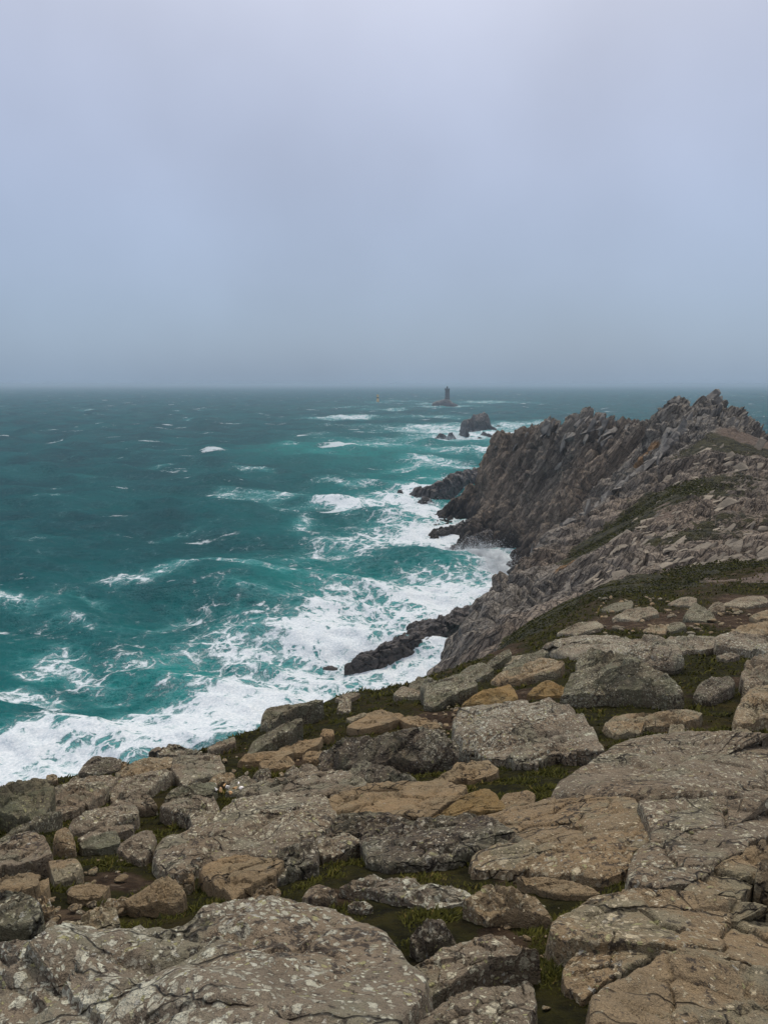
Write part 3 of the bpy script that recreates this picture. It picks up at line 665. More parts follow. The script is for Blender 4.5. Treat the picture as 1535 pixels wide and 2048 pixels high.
ridge_rock('sea_rock', 'long dark wet rock spur with thin water runs below the near cliff', 'rock', [(688, 1326, 1336), (715, 1308, 1336), (755, 1298, 1330), (760, 1290, 1328), (800, 1272, 1324), (830, 1258, 1318), (880, 1238, 1306), (905, 1226, 1296), (940, 1216, 1284), (975, 1212, 1272), (1010, 1216, 1260)], 1.0, seed=3)
ridge_rock('sea_rock', 'flat dark ledge awash behind the long wet spur', 'rock', [(745, 1292, 1296), (765, 1284, 1294), (790, 1284, 1295)], 1.0, seed=4)
ridge_rock('sea_rock', 'small jagged dark rock on the seaward side of the wet spur', 'rock', [(812, 1250, 1256), (828, 1244, 1258), (860, 1238, 1256), (870, 1240, 1252)], 1.0, seed=5)
ridge_rock('sea_rock', 'tiny dark rock in foam off the tip of the wet spur', 'rock', [(646, 1335, 1336), (655, 1332, 1337), (664, 1332, 1337.5), (675, 1336, 1337)], 1.0, seed=6, nx=30)
ridge_rock('sea_rock', 'dark rounded rock in the surf at the foot of the grey rib', 'rock', [(966, 1196, 1200), (978, 1184, 1202), (990, 1181, 1202), (1000, 1186, 1200)], .9, seed=7, nx=40)
ridge_rock('sea_rock', 'long low brown spur running out from the headland tip', 'rock', [(812, 985, 995), (830, 977, 1000), (860, 968, 1003), (890, 957, 1000), (910, 945, 992), (935, 937, 985), (955, 940, 980), (985, 945, 985), (1010, 955, 990)], .8, seed=8)
ridge_rock('sea_rock', 'round dark knob at the outer end of the low brown spur', 'rock', [(790, 987, 992), (796, 979, 993), (803, 979, 993), (809, 986, 992)], .9, seed=9, nx=30)
ridge_rock('sea_rock', 'dark boulder with white runs at the foot of the low brown spur', 'rock', [(828, 1003, 1009), (845, 993, 1011), (860, 996, 1010), (872, 1004, 1009)], .9, seed=10, nx=40)
ridge_rock('sea_rock', 'dark tongue of rock pointing into the surf under the headland', 'rock', [(866, 1067, 1069), (885, 1056, 1070), (915, 1048, 1068), (940, 1036, 1064), (970, 1024, 1062)], .8, seed=11)
ridge_rock('sea_rock', 'squat wet rock buttress beside the spray under the sea cave', 'rock', [(916, 1098, 1106), (930, 1080, 1108), (950, 1068, 1106), (970, 1060, 1104), (990, 1056, 1100)], .7, seed=12)
ridge_rock('sea_rock', 'low wave washed rock seaward of the squat buttress', 'rock', [(892, 1100, 1104), (902, 1091, 1106), (915, 1090, 1106), (922, 1098, 1104)], .9, seed=13, nx=40)
ridge_rock('sea_stack', 'tall humped dark sea stack standing in foam off the headland', 'sea stack', [(918, 856, 861), (922, 843, 862), (930, 838, 863), (942, 836, 863), (948, 829, 864), (955, 830, 864), (960, 826, 864), (970, 826, 864), (976, 832, 864), (979, 845, 864), (982, 852, 864), (992, 858, 864), (996, 863, 865)], .55, seed=14, rough=.10)
ridge_rock('sea_stack', 'pointed dark rock in front of the tall sea stack', 'sea stack', [(914, 867, 871), (920, 860, 873), (930, 855, 875), (936, 860, 875), (942, 869, 874)], .6, seed=15, nx=40)
ridge_rock('sea_stack', 'rounded dark rock with foam pouring off it beside the pointed rock', 'sea stack', [(892, 872, 875), (897, 866, 877), (904, 865, 878), (912, 870, 878)], .6, seed=16, nx=40)
ridge_rock('sea_stack', 'low arched dark rock, outermost of the row by the sea stack', 'sea stack', [(865, 878, 879), (873, 870, 879), (880, 867, 879), (890, 868, 879), (896, 876, 878)], .6, seed=17, nx=40)
ridge_rock('sea_stack', 'dark wedge rock on the shoreward side of the tall sea stack', 'sea stack', [(960, 866, 870), (964, 862, 873), (972, 866, 874), (984, 870, 875), (991, 873, 875)], .7, seed=18, nx=40)
for pr, sd in [([(860, 857, 858.6), (866, 855.8, 858.8), (872, 857.5, 858.6)], 19), ([(874, 857, 858), (880, 855, 858), (886, 856, 857.5)], 20), ([(805, 858, 859), (809, 856.6, 859.3), (814, 858, 859)], 21), ([(952, 876, 877.5), (958, 873.5, 878), (966, 876, 877.5)], 22), ([(990, 851, 852.5), (996, 850.2, 852.6), (1002, 852, 852.6)], 23), ([(844, 810.6, 811.6), (847, 809.8, 811.8), (850, 811, 811.6)], 24)]:
    ridge_rock('reef_rock', 'small dark reef rock awash in foam among the sea stacks', 'rock', pr, 1.0, 'reef rocks awash', seed=sd, nx=24, nt=14, sink=1.5)
ridge_rock('lighthouse_islet', 'dark rock islet carrying the lighthouse', 'islet', [(860, 811.5, 813), (865, 805, 813), (872, 802, 813), (880, 800, 813), (888, 798, 813.3), (897, 798, 813.3), (902, 802, 813.3), (907, 806, 813.3), (913, 808.5, 813), (920, 811, 812.6)], .9, seed=25, rough=.05)

# ------------------------------------------------------------------ lighthouse and beacon tower
def lathe_sq(name, prof, m, parent, loc=(0, 0, 0), n=4, rot=math.pi / 4, bev=0):
    V, F = [], []
    for r, z in prof:
        for k in range(n):
            a = rot + 2 * math.pi * k / n; V.append((r * math.cos(a), r * math.sin(a), z))
    F = grid_faces(len(prof), n, True).tolist(); F.append(list(range(n))[::-1]); F.append(list(range((len(prof) - 1) * n, len(prof) * n)))
    me = bpy.data.meshes.new(name); me.from_pydata(V, [], F); me.update(); o = obj(name, me, m, parent); o.location = loc; return o
def box_part(name, size, loc, m, parent):
    bm = bmesh.new(); bmesh.ops.create_cube(bm, size=1); bmesh.ops.scale(bm, vec=size, verts=bm.verts)
    bmesh.ops.bevel(bm, geom=bm.edges[:], offset=min(size) * .06, segments=1, affect='EDGES')
    me = bpy.data.meshes.new(name); bm.to_mesh(me); bm.free(); o = obj(name, me, m, parent); o.location = loc; return o
m_stone = plain('lighthouse_granite', (.075, .068, .062), .85, .6, .3); m_dark = plain('lantern_metal', (.03, .03, .032), .5, 1, .1); m_glass = plain('dark_window', (.015, .018, .02), .2, 1, .1)
Lb = pix(893.5, 799, 1690)
lh = obj('lighthouse', None, None, kind='thing', label='dark granite lighthouse tower on a rock islet', category='lighthouse'); lh.location = Lb
lathe_sq('tower', [(9.6, -6), (8.2, 0), (7.2, 3), (6.5, 7), (6.1, 21)], m_stone, lh)
lathe_sq('rounded_wing', [(5.3, -6), (4.9, 0), (4.4, 4), (4.1, 20.9)], m_stone, lh, (1.6, 2.4, 0), 20)
lathe_sq('cornice', [(6.15, 20.6), (7.5, 22), (7.5, 23.2), (6.9, 23.2)], m_stone, lh)
for k in range(4):
    for j in range(3):
        o = box_part('merlon', (1.5, .9, 1.6) if k % 2 == 0 else (.9, 1.5, 1.6), ((j - 1) * 3.9, (4.8 if k == 0 else -4.8), 24) if k % 2 == 0 else ((4.8 if k == 1 else -4.8), (j - 1) * 3.2, 24), m_stone, lh)
lan = lathe_sq('lantern', [(2.0, 23), (2.0, 25), (1.7, 25.1), (1.7, 27.4), (2.1, 27.5)], m_dark, lh, n=12)
lathe_sq('dome', [(2.1, 27.45), (1.7, 28.5), (.9, 29.3), (.2, 29.7), (.12, 31)], m_dark, lan, n=12)
for zz_ in (7, 12, 17): box_part('window', (1.1, .5, 1.8), (-1.0, -4.55 + (zz_ - 7) * .015, zz_), m_glass, lh)
box_part('door', (1.6, .6, 3.0), (-1.0, -5.5, 1.6), m_glass, lh)

Bb = pix_sea(755, 804.5)
m_yel = plain('yellow_paint', (.62, .40, .13), .8, .5, .2); m_blk = plain('black_paint', (.03, .028, .028), .8, .5, .2); m_base = plain('stained_concrete', (.22, .13, .075), .9, .5, .3)
bt = obj('beacon_tower', None, None, kind='thing', label='yellow and black banded beacon tower standing in open sea', category='beacon'); bt.location = Bb
lathe_sq('footing', [(4.6, -3), (4.2, 2.0), (3.9, 2.4)], m_base, bt, n=16)
lathe_sq('lower_band', [(3.6, 2.3), (3.3, 10.5)], m_yel, bt, n=16)
lathe_sq('black_band', [(3.34, 10.5), (3.2, 14.2)], m_blk, bt, n=16)
lathe_sq('upper_band', [(3.22, 14.2), (3.0, 20.5), (3.4, 20.6), (3.4, 21.2)], m_yel, bt, n=16)

# ------------------------------------------------------------------ rocks of the cliff top
POLYS = []
def parse(s): return np.array([[float(v) for v in q.split(',')] for q in s.split()])
def dense(poly, n, jag, seed):
    """closed Catmull-Rom through the traced corners, kept slightly angular"""
    m_ = len(poly); seg = np.linalg.norm(np.roll(poly, -1, 0) - poly, axis=1); cum = np.r_[0, np.cumsum(seg)]
    s = np.linspace(0, cum[-1], n, endpoint=False); i = np.searchsorted(cum, s, 'right') - 1; t = ((s - cum[i]) / seg[i])[:, None]
    p0, p1, p2, p3 = poly[(i - 1) % m_], poly[i], poly[(i + 1) % m_], poly[(i + 2) % m_]
    c = .5 * ((2 * p1) + (-p0 + p2) * t + (2 * p0 - 5 * p1 + 4 * p2 - p3) * t ** 2 + (-p0 + 3 * p1 - 3 * p2 + p3) * t ** 3)
    q = .35 * c + .65 * (p1 * (1 - t) + p2 * t)
    ce = q.mean(0); r = np.linalg.norm(q - ce, axis=1, keepdims=True)
    nz = .6 * fbm(vec3(q[:, 0] / 22, q[:, 1] / 22, seed), 4, seed) + .9 * (voronoi(vec3(q[:, 0] / 26, q[:, 1] / 20, seed + .5), seed)[2] - .5)
    return q + (q - ce) / r * (nz * jag)[:, None]
def build_rock(poly, hf, bulge, seed, rough, under):
    ext = poly.max(0) - poly.min(0); per = np.linalg.norm(np.roll(poly, -1, 0) - poly, axis=1).sum()
    n = int(np.clip(per / 3.4, 40, 380)); ns = int(np.clip(min(ext) / 2.4, 10, 80))
    inner = (poly[:, 0].min() > -20) and (poly[:, 0].max() < 1555) and (poly[:, 1].max() < 2060)
    poly = poly.mean(0) + (poly - poly.mean(0)) * ((1.06 + 5 / ext) if inner else 1.0)
    target = poly.copy(); work = poly.copy(); r = np.random.default_rng(seed)
    planes = [(r.uniform(.62, 1.0), r.uniform(0, 6.28), r.uniform(.2, .6) + (.5 * r.random() if hf > .42 else 0)) for _ in range(5)]
    for it in range(3 if inner else 1):
        q = dense(work, n, min(9, .10 * min(ext)), seed)
        ymin, ymax = q[:, 1].min(), q[:, 1].max(); t = np.clip((ymax - q[:, 1]) / (ymax - ymin), 0, 1)
        c0 = unproject(q[:, 0].mean()[None], np.array([ymax]), np.zeros(1))[0]
        mpp = math.hypot(c0[1], H - c0[2]) / FPX; h = hf * (ymax - ymin) * mpp
        base = np.clip(.05 * (ymax - ymin) * mpp, .015, .07) + (0 if inner else .05); L = unproject(q[:, 0], q[:, 1], base + h * t)
        far = c0[1] + 1.1 * (ext[0] + ext[1]) * mpp + .15; bad = L[:, 1] > far
        if bad.any():
            kk, dd = ray(q[bad, 0], q[bad, 1]); L[bad] = np.stack([kk * far, far + 0 * kk, H - dd * far], -1)
        C = L[:, :2].mean(0); R = np.sqrt(((L[:, :2] - C) ** 2).sum(1)).mean()
        A = np.c_[L[:, :2] - C, np.ones(n)]; pl = np.linalg.lstsq(A, L[:, 2], rcond=None)[0]
        s = np.linspace(.015, 1, ns)[:, None] ** .8
        XY = C + s[..., None] * (L[None, :, :2] - C)
        zp = (XY - C) @ pl[:2] + pl[2] + (L[:, 2] - A @ pl)[None] * s ** 2
        B = bulge * max(h, .10 * R)
        dome = (1 - s ** 7) ** (1 / 1.6)
        qn = (XY - C) / R
        lim = np.full(dome.shape, 9.0) + 0 * qn[..., 0]
        for c_, a_, sl in planes: lim = np.minimum(lim, c_ + sl * (qn[..., 0] * math.cos(a_) + qn[..., 1] * math.sin(a_)))
        dm = np.minimum(dome + 0 * lim, .08 + np.maximum(lim, 0)); Z = zp + B * dm
        P = vec3(XY[..., 0], XY[..., 1], Z)
        edge = (1 - s ** 5)
        big = fbm(P / (R * .55) + seed * 7.1, 3, seed); med = fbm(P / np.clip(R * .2, .05, .22) + seed, 4, seed + 2, .55)
        f1, f2, rid = voronoi(strata(P + .12 * R * big[..., None], np.clip(R * .8, .1, .9), np.clip(R * .45, .06, .5), np.clip(R * .5, .06, .5)), seed + 5)
        crack = 1 - sstep(0, .10, f2 - f1)
        disp = rough * R * (.32 * big + .13 * med * min(1, .5 / R + .25)) + rough * min(R, .6) * (.60 * (rid - .5) - .30 * crack)
        for lam, am in ((np.clip(R * .75, .10, .5), .10), (np.clip(R * .3, .05, .19), .05)):
            ph = (-.42 * P[..., 0] + .91 * P[..., 1] + .25 * P[..., 2]) / lam + .9 * big + .5 * fbm(P / (lam * 1.7), 3, seed + 21); fr = ph - np.floor(ph)
            on = sstep(-.2, .25, fbm(P / (lam * 2.6) + 5, 2, seed + 23))
            disp = disp + lam * am * 3.6 * rough / .12 * on * (np.minimum(fr, (1 - fr) * 6) - .42)
        P[..., 2] += disp * (.35 + .65 * edge)
        P[..., :2] += (rough * min(R, .4) * .18 * med)[..., None] * (L[None, :, :2] - C) / R
        # side wall down into the ground
        top = P[-1]; gz = near_z(top[:, 0], top[:, 1]); walls = []
        drop = np.maximum(top[:, 2] - gz, 0) + .12 + .05 * R
        for k, f in enumerate((.06, .2, .42, .68, 1.0)):
            w = top.copy(); inn = 1 + .03 * math.sin(f * 3.1) - under * f
            w[:, :2] = C + (top[:, :2] - C) * inn; w[:, 2] = top[:, 2] - drop * f
            nn = fbm(w / max(.05, R * .3) + 3, 3, seed + 11); w[:, :2] += (top[:, :2] - C) / R * (rough * .22 * R * nn * (1 if f < 1 else 0))[:, None] * .6
            walls.append(w)
        full = np.concatenate([P, np.array(walls)], 0)
        vis = full.reshape(-1, 3); vis = vis[vis[:, 2] > near_z(vis[:, 0], vis[:, 1]) + .005]
        if len(vis) < 10: break
        ax, ay = project(vis); lo, hi = np.array([ax.min(), ay.min()]), np.array([ax.max(), ay.max()])
        tl, th_ = target.min(0), target.max(0)
        if it < 2 and inner:
            sc_ = np.clip((th_ - tl) / (hi - lo), .7, 1.35); work = (work - lo) * sc_ + tl
    return full, n, L
ROCKS = []
def rock(label, m, hf, bulge, pts, cat='rock', under=.0, rough=.16, name=None):
    seed = len(ROCKS) + 3; poly = parse(pts)
    full, n, L = build_rock(poly, hf, bulge, seed, rough, under)
    nr_ = full.shape[0]; V = full.reshape(-1, 3); F = grid_faces(nr_, n, True)
    c = V[:, :].mean(0)
    V = np.r_[V, [full[0].mean(0)]]; k = np.arange(n)
    cap = np.stack([np.full(n, len(V) - 1), k, (k + 1) % n, (k + 1) % n], -1)
    a = full[0][1] - full[0][0]; b_ = full[2][0] - full[0][0]
    if np.cross(b_, full[2][n // 4] - full[0][n // 4])[2] < 0: F = F[:, ::-1]; cap = cap[:, ::-1]
    org = np.array([c[0], c[1], V[:, 2].min()])
    me = bpy.data.meshes.new('rock'); me.from_pydata((V - org).tolist(), [], F.tolist() + [[int(x) for x in f[:3]] if f[2] == f[3] else [int(x) for x in f[1:]] for f in cap])
    me.update()
    o = obj(name or cat.replace(' ', '_'), me, M[m], label=label, category=cat, kind='thing'); o.location = org
    ROCKS.append(o); POLYS.append(L[:, :2].copy())
    return o
S, B_, FL = 'rock slab', 'boulder', 'rock'
# broad slabs in front
rock('huge grey slab crusted with pale lichen, broadest of all, sloping across the foreground', 'pale', .16, .35, '-260,1905 -80,1882 0,1876 100,1862 250,1858 370,1853 420,1830 500,1812 560,1806 680,1816 740,1842 780,1872 805,1905 845,1945 850,1985 800,2050 780,2250 400,2300 0,2300 -260,2280', S, rough=.10)
rock('huge tan lichen slab with a smooth curved back, beside the narrow soil gully', 'tan', .16, .35, '1100,1866 1110,1840 1190,1795 1270,1780 1380,1785 1480,1800 1535,1814 1680,1825 1690,1962 1535,1942 1420,1906 1322,1896 1250,1886 1190,1893 1130,1880', S, rough=.10)
rock('huge tan slab with dark worn joints, below the finger of rock', 'tan', .14, .3, '1185,2150 1178,2012 1205,1978 1300,1932 1330,1903 1420,1911 1535,1947 1690,1967 1700,2200 1450,2220', S, rough=.10)
rock('tan finger of rock split from the huge tan slab by a mossy joint', 'tan', .25, .45, '1128,1968 1128,1935 1150,1910 1200,1896 1280,1888 1312,1898 1290,1920 1200,1972 1165,1998 1138,1985', S)
rock('pale lichen dome of rock rising behind the jointed tan slabs', 'grey', .34, .55, '1106,1588 1115,1570 1165,1540 1200,1510 1250,1487 1310,1472 1400,1468 1535,1474 1660,1482 1680,1600 1535,1592 1400,1592 1350,1596 1270,1597 1200,1596 1130,1595', S, rough=.10)
rock('lichen spotted slab between the orange rock and the winding mossy crack', 'tan', .15, .35, '948,1640 1000,1626 1100,1602 1180,1596 1262,1600 1282,1640 1298,1672 1262,1700 1248,1735 1190,1756 1100,1748 1000,1738 948,1732 952,1708 1010,1690 1040,1680 1000,1660', S, rough=.09)
rock('lichen spotted slab beyond the winding mossy crack, split by a diagonal joint', 'grey', .15, .35, '1278,1602 1350,1597 1535,1594 1680,1596 1680,1650 1535,1672 1465,1712 1385,1768 1330,1776 1262,1770 1252,1735 1268,1705 1305,1680 1296,1645', S, rough=.09)
rock('brown slab beyond the diagonal joint, ending at a dark hollow', 'tan', .12, .3, '1368,1778 1400,1752 1470,1716 1540,1680 1680,1655 1680,1735 1525,1742 1500,1775 1480,1796 1420,1788', S)
rock('tan boulder at the dark hollow by the brown slab', 'tan', .5, .5, '1508,1760 1515,1735 1545,1722 1640,1720 1640,1790 1540,1790', B_)
rock('dark crusted slab with black and white lichen, hanging over moss', 'dark', .32, .45, '736,1702 730,1685 760,1664 830,1642 900,1633 970,1645 1010,1668 1042,1686 1000,1696 945,1706 900,1722 850,1732 790,1736 755,1722', S, .1)
rock('blocky crest of dark lichen rock next to the worn brown hollow', 'dark', .45, .45, '652,1660 680,1630 760,1627 818,1640 792,1654 740,1666 700,1668 662,1672', FL, .05)
rock('grey lichen lump under the blocky crest, above the moss pocket', 'grey', .45, .5, '627,1702 640,1678 690,1668 716,1682 684,1702 646,1717', FL, .1)
rock('slanting dark rib of rock leading up to the blocky crest', 'dark', .35, .45, '524,1768 558,1722 618,1680 634,1700 628,1734 582,1750 552,1766', FL)
rock('long grey tongue of rock lying along the big pale slab edge', 'grey', .4, .5, '828,1952 880,1916 950,1882 1000,1871 1024,1893 1034,1908 1070,1916 1030,1921 982,1932 932,1966 862,2004 822,1992', S)
rock('rounded grey rock at the lower end of the soil gully', 'grey', .4, .5, '822,2068 870,2022 920,1996 1000,1979 1060,1985 1074,2012 1062,2052 1050,2110 830,2120', B_)
rock('tan wedge boulder standing in moss beside the soil gully', 'tan', .55, .5, '928,1806 958,1790 980,1774 1020,1784 1070,1809 1094,1834 1098,1849 1062,1846 1000,1841 972,1847 950,1828', B_, .06)
rock('pale flat rock winding above the brightest moss', 'pale', .3, .4, '688,1772 740,1755 800,1759 850,1768 932,1786 930,1800 860,1813 800,1801 760,1786', S)
rock('small black and white lichen boulder sunk in the brightest moss', 'dark', .6, .5, '824,1872 845,1850 880,1839 900,1868 906,1886 862,1900 836,1907', B_, .08)
rock('thin tan ledge jutting over bare soil below the spotted slab', 'brown', .3, .4, '1040,1760 1100,1756 1150,1768 1192,1786 1150,1792 1090,1784', FL, .1)
# left part
rock('large slab with dull yellow lichen rosettes beside the heap of white pebbles', 'grey', .22, .4, '316,1722 320,1692 345,1682 385,1666 400,1648 430,1634 460,1608 500,1594 560,1590 640,1597 662,1630 640,1664 578,1690 542,1713 500,1710 440,1722 400,1736 366,1748 330,1738', S, rough=.10)
rock('smooth brown triangular rock under the large rosette slab', 'brown', .35, .5, '404,1748 420,1730 470,1717 540,1722 566,1712 560,1737 522,1771 470,1796 432,1776', FL)
rock('long grey ridge slab behind the heap of white pebbles', 'grey', .4, .45, '484,1592 490,1578 560,1560 600,1546 650,1540 690,1540 702,1551 668,1580 640,1590 590,1598 540,1592', S)
rock('cracked block at the end of the long grey ridge slab', 'grey', .4, .4, '664,1592 680,1561 700,1547 738,1572 741,1582 692,1591', FL)
rock('worn smooth brown bedrock hollow in the middle of the outcrop', 'brown', .06, .25, '572,1690 605,1642 672,1596 742,1580 832,1566 880,1568 922,1580 862,1611 836,1632 780,1632 690,1630 650,1652 622,1680', S, rough=.10)
rock('dark humped rock speckled with yellow spots above the brown hollow', 'dark', .5, .5, '694,1546 725,1527 762,1533 802,1552 832,1564 780,1570 735,1567', FL)
rock('rounded tan hump at the grassy end of the brown hollow', 'brown', .45, .5, '868,1564 900,1546 940,1522 970,1521 992,1535 986,1546 942,1557 890,1566', FL)
rock('low lichen slab beside the white pebbles, next to the rosette slab', 'grey', .3, .4, '325,1613 345,1600 372,1595 425,1598 438,1626 402,1646 386,1655 378,1632 346,1623', S)
rock('dark boulder with a bright yellow lichen patch at the drop above the surf', 'yellow', .6, .5, '-90,1596 0,1585 40,1573 85,1567 108,1580 100,1612 92,1632 60,1642 0,1638 -90,1642', B_, .1)
rock('big stepped slab with white lichen blotches beside the yellow patched boulder', 'grey', .35, .4, '98,1580 130,1562 156,1551 235,1547 216,1569 190,1591 165,1611 120,1628 96,1620 100,1600', S)
rock('small square stone on the cliff edge over the stepped slab', 'tan', .6, .4, '95,1560 97,1551 112,1551 113,1559 104,1562', FL)
rock('crusted rock on the cliff edge beside the small tan wedge', 'dark', .55, .5, '160,1550 172,1532 190,1520 225,1515 241,1521 233,1541 200,1547', B_)
rock('small clean tan wedge stuck among the edge rocks', 'brown', .6, .4, '228,1539 236,1527 252,1526 252,1537 233,1543', FL)
rock('pair of flat blocks with a straight joint near the cliff edge', 'grey', .35, .35, '222,1566 260,1553 320,1541 340,1541 312,1565 289,1584 250,1584 226,1597', S)
rock('long flat rock on the edge above the jointed pair', 'tan', .35, .4, '236,1547 262,1531 300,1515 346,1516 348,1530 300,1541 250,1553', S)
rock('smooth capstone at the top of the edge rocks over the surf', 'grey', .5, .45, '302,1509 315,1496 360,1495 394,1508 400,1516 346,1517 306,1514', S)
rock('square grey block with a pale seam beside the grassy edge', 'grey', .45, .4, '346,1516 400,1511 440,1508 446,1541 402,1553 371,1567 348,1542', B_)
rock('small speckled boulder with an orange chip, under the jointed pair', 'grey', .55, .5, '250,1592 265,1582 285,1587 300,1600 311,1612 280,1617 256,1604', B_)
rock('tilted grey slab lying alone in turf below the stepped slab', 'grey', .4, .4, '144,1652 170,1630 235,1605 256,1603 273,1626 262,1636 200,1656 152,1666', S)
rock('thin pale plate under the lone tilted slab', 'grey', .3, .35, '161,1676 200,1660 260,1650 263,1658 206,1673 172,1680', S)
rock('flat stone with round pale spots below the thin plate', 'green', .5, .45, '164,1687 195,1672 232,1665 237,1686 201,1698 170,1697', FL)
rock('large speckled boulder with a flat top at the far side of the turf hollow', 'grey', .45, .4, '-80,1700 0,1687 20,1676 60,1668 90,1675 103,1706 70,1723 0,1738 -80,1745', B_)
rock('narrow mossy ledge running up towards the dark pit', 'green', .35, .35, '2,1682 30,1664 100,1632 119,1626 62,1660 26,1682', S)
rock('upright stone beside the flat topped speckled boulder', 'tan', .65, .4, '109,1694 114,1668 130,1658 141,1670 149,1698 125,1703', FL)
rock('square stone dotted with yellow lichen in the turf', 'tan', .55, .4, '102,1725 150,1721 164,1741 150,1756 113,1766', B_)
rock('low tan rock under the flat topped speckled boulder', 'brown', .35, .4, '-80,1770 0,1760 40,1748 73,1750 76,1770 40,1786 0,1789 -80,1790', S)
rock('clean brown splinter beside the low tan rock', 'brown', .45, .4, '35,1795 70,1776 97,1759 96,1781 76,1796 50,1801', FL)
rock('pinkish sliver of rock above the low tan rock', 'brown', .35, .35, '57,1747 85,1722 104,1717 99,1732 76,1743', FL)
rock('rounded boulder with dark lichen cap by the huge pale slab', 'green', .55, .5, '-80,1806 0,1793 40,1791 80,1810 87,1836 60,1851 0,1858 -80,1860', B_)
rock('small lump leaning on the dark capped boulder', 'tan', .55, .45, '68,1801 90,1795 106,1816 95,1827 80,1816', FL)
rock('smooth tan boulder like a loaf in the dark turf', 'brown', .6, .5, '254,1802 275,1785 310,1762 340,1757 361,1775 369,1791 345,1812 290,1819 262,1814', B_)
rock('low brown stone among pebbles under the soil hollow', 'brown', .4, .4, '139,1788 150,1772 190,1767 216,1771 200,1791 160,1797', FL)
rock('squared tan rock against the back of the huge pale slab', 'tan', .5, .4, '145,1854 180,1836 228,1821 237,1853 202,1868 150,1868', B_)
rock('flat slanting stone beside the loaf shaped boulder', 'tan', .35, .4, '196,1814 230,1800 262,1794 264,1806 216,1820', FL)
rock('grey boulder split off the large rosette slab by a black slot', 'grey', .6, .45, '239,1698 255,1680 300,1661 311,1675 303,1702 286,1721 258,1714', B_)
rock('small tan stone at the edge of the loaf boulder turf', 'tan', .5, .4, '361,1775 380,1750 387,1748 385,1760 372,1773', FL)
rock('greenish block behind the white pebbles', 'green', .45, .4, '333,1602 350,1578 400,1565 430,1567 422,1585 392,1596 350,1603', FL)
rock('small grey stone directly behind the white pebbles', 'grey', .55, .45, '455,1582 465,1562 485,1555 509,1565 496,1579 470,1587', FL)
rock('dull stone lying by the big block with the pale seam', 'tan', .55, .45, '419,1567 438,1549 450,1560 432,1571', FL)
rock('smooth stone touching the dull one by the seamed block', 'tan', .55, .45, '444,1555 460,1546 468,1555 452,1568', FL)
rock('half buried dark stone with a notch, near the smooth gray stones', 'dark', .6, .45, '508,1560 515,1544 535,1540 540,1552 525,1560', FL)
rock('oval tan stone flush with the soil of the worn track', 'brown', .3, .4, '522,1529 545,1519 575,1517 586,1528 560,1536 535,1538', FL)
rock('smooth gray stone by the end of the long ridge slab', 'grey', .55, .5, '571,1548 588,1534 600,1546 588,1553', FL)
rock('larger smooth gray stone of the pair by the ridge slab', 'grey', .55, .5, '598,1540 610,1529 632,1534 637,1549 605,1550', FL)
rock('long brown ledge in the slope under the slanted fin', 'brown', .3, .35, '480,1521 500,1508 540,1502 582,1505 552,1516 500,1522', S)
rock('upper brown ledge beside the long brown ledge', 'brown', .3, .35, '560,1501 600,1485 640,1476 632,1490 590,1504', S)
rock('slanted thin fin of rock standing in the grassy slope', 'green', .6, .35, '499,1507 510,1490 560,1460 590,1442 601,1445 582,1466 540,1491 520,1502', FL)
rock('grey overhanging rock at the brink of the grassy slope', 'green', .55, .4, '524,1448 535,1428 590,1410 640,1404 602,1421 562,1441 546,1457 530,1454', B_)
rock('little brown rock at the foot of the overhanging dark boulder', 'brown', .45, .4, '607,1515 620,1505 645,1507 638,1521 612,1521', FL)
rock('small pink stone on the slope above the overhanging dark boulder', 'brown', .55, .45, '643,1472 648,1460 665,1461 666,1470 655,1476', FL)
rock('square pale stone set in grass near the brink', 'grey', .5, .35, '677,1421 680,1404 700,1402 698,1421', FL)
rock('flat pale stone at the grassy brink', 'grey', .4, .35, '674,1397 700,1387 716,1389 692,1399', FL)
rock('weathered capstone lying on the cliff edge turf', 'grey', .45, .4, '418,1497 440,1487 465,1477 468,1487 440,1497 425,1501', FL)
# middle and right
rock('big overhanging dark boulder with a black hollow beneath', 'dark', .75, .45, '640,1530 655,1498 672,1478 700,1464 740,1459 785,1462 860,1454 896,1474 908,1490 902,1512 850,1524 790,1528 740,1524 700,1530 660,1540', B_, .22, rough=.22)
rock('largest pale lichen boulder, whale backed, in the middle of the outcrop', 'pale', .5, .5, '912,1482 915,1416 940,1411 1010,1405 1030,1400 1100,1402 1140,1415 1170,1446 1190,1480 1196,1496 1100,1506 1060,1526 1000,1517 970,1514 932,1500', B_, .05)
rock('angular boulder with a notched top at the brink above the surf', 'green', .65, .45, '848,1392 844,1370 855,1353 870,1365 900,1351 925,1350 946,1365 940,1373 900,1391 870,1410 850,1407', B_, .06)
rock('small greenish stone beside the notched boulder', 'green', .6, .45, '819,1374 835,1357 852,1364 847,1377 825,1380', FL)
rock('low pale stone in grass in front of the notched boulder', 'grey', .4, .4, '790,1388 805,1375 841,1385 832,1392 800,1393', FL)
rock('orange tan wedge with one grey end behind the whale backed boulder', 'orange', .55, .45, '929,1409 960,1388 1016,1371 1031,1395 1020,1404 985,1409 960,1407', B_)
rock('rough boulder at the brink next to the grey cliff rib', 'green', .6, .45, '914,1354 935,1336 960,1329 982,1338 962,1351 935,1360', B_)
rock('worn tan ledge in turf behind the overhanging dark boulder', 'brown', .3, .35, '699,1452 740,1430 762,1426 802,1435 772,1446 720,1457', S)
rock('thin tan strip of rock beside the stony soil patch', 'brown', .3, .35, '798,1434 830,1434 877,1448 850,1452 812,1444', S)
rock('flat little stone in the slope grass above the worn ledge', 'tan', .4, .35, '696,1436 725,1427 732,1430 706,1440', FL)
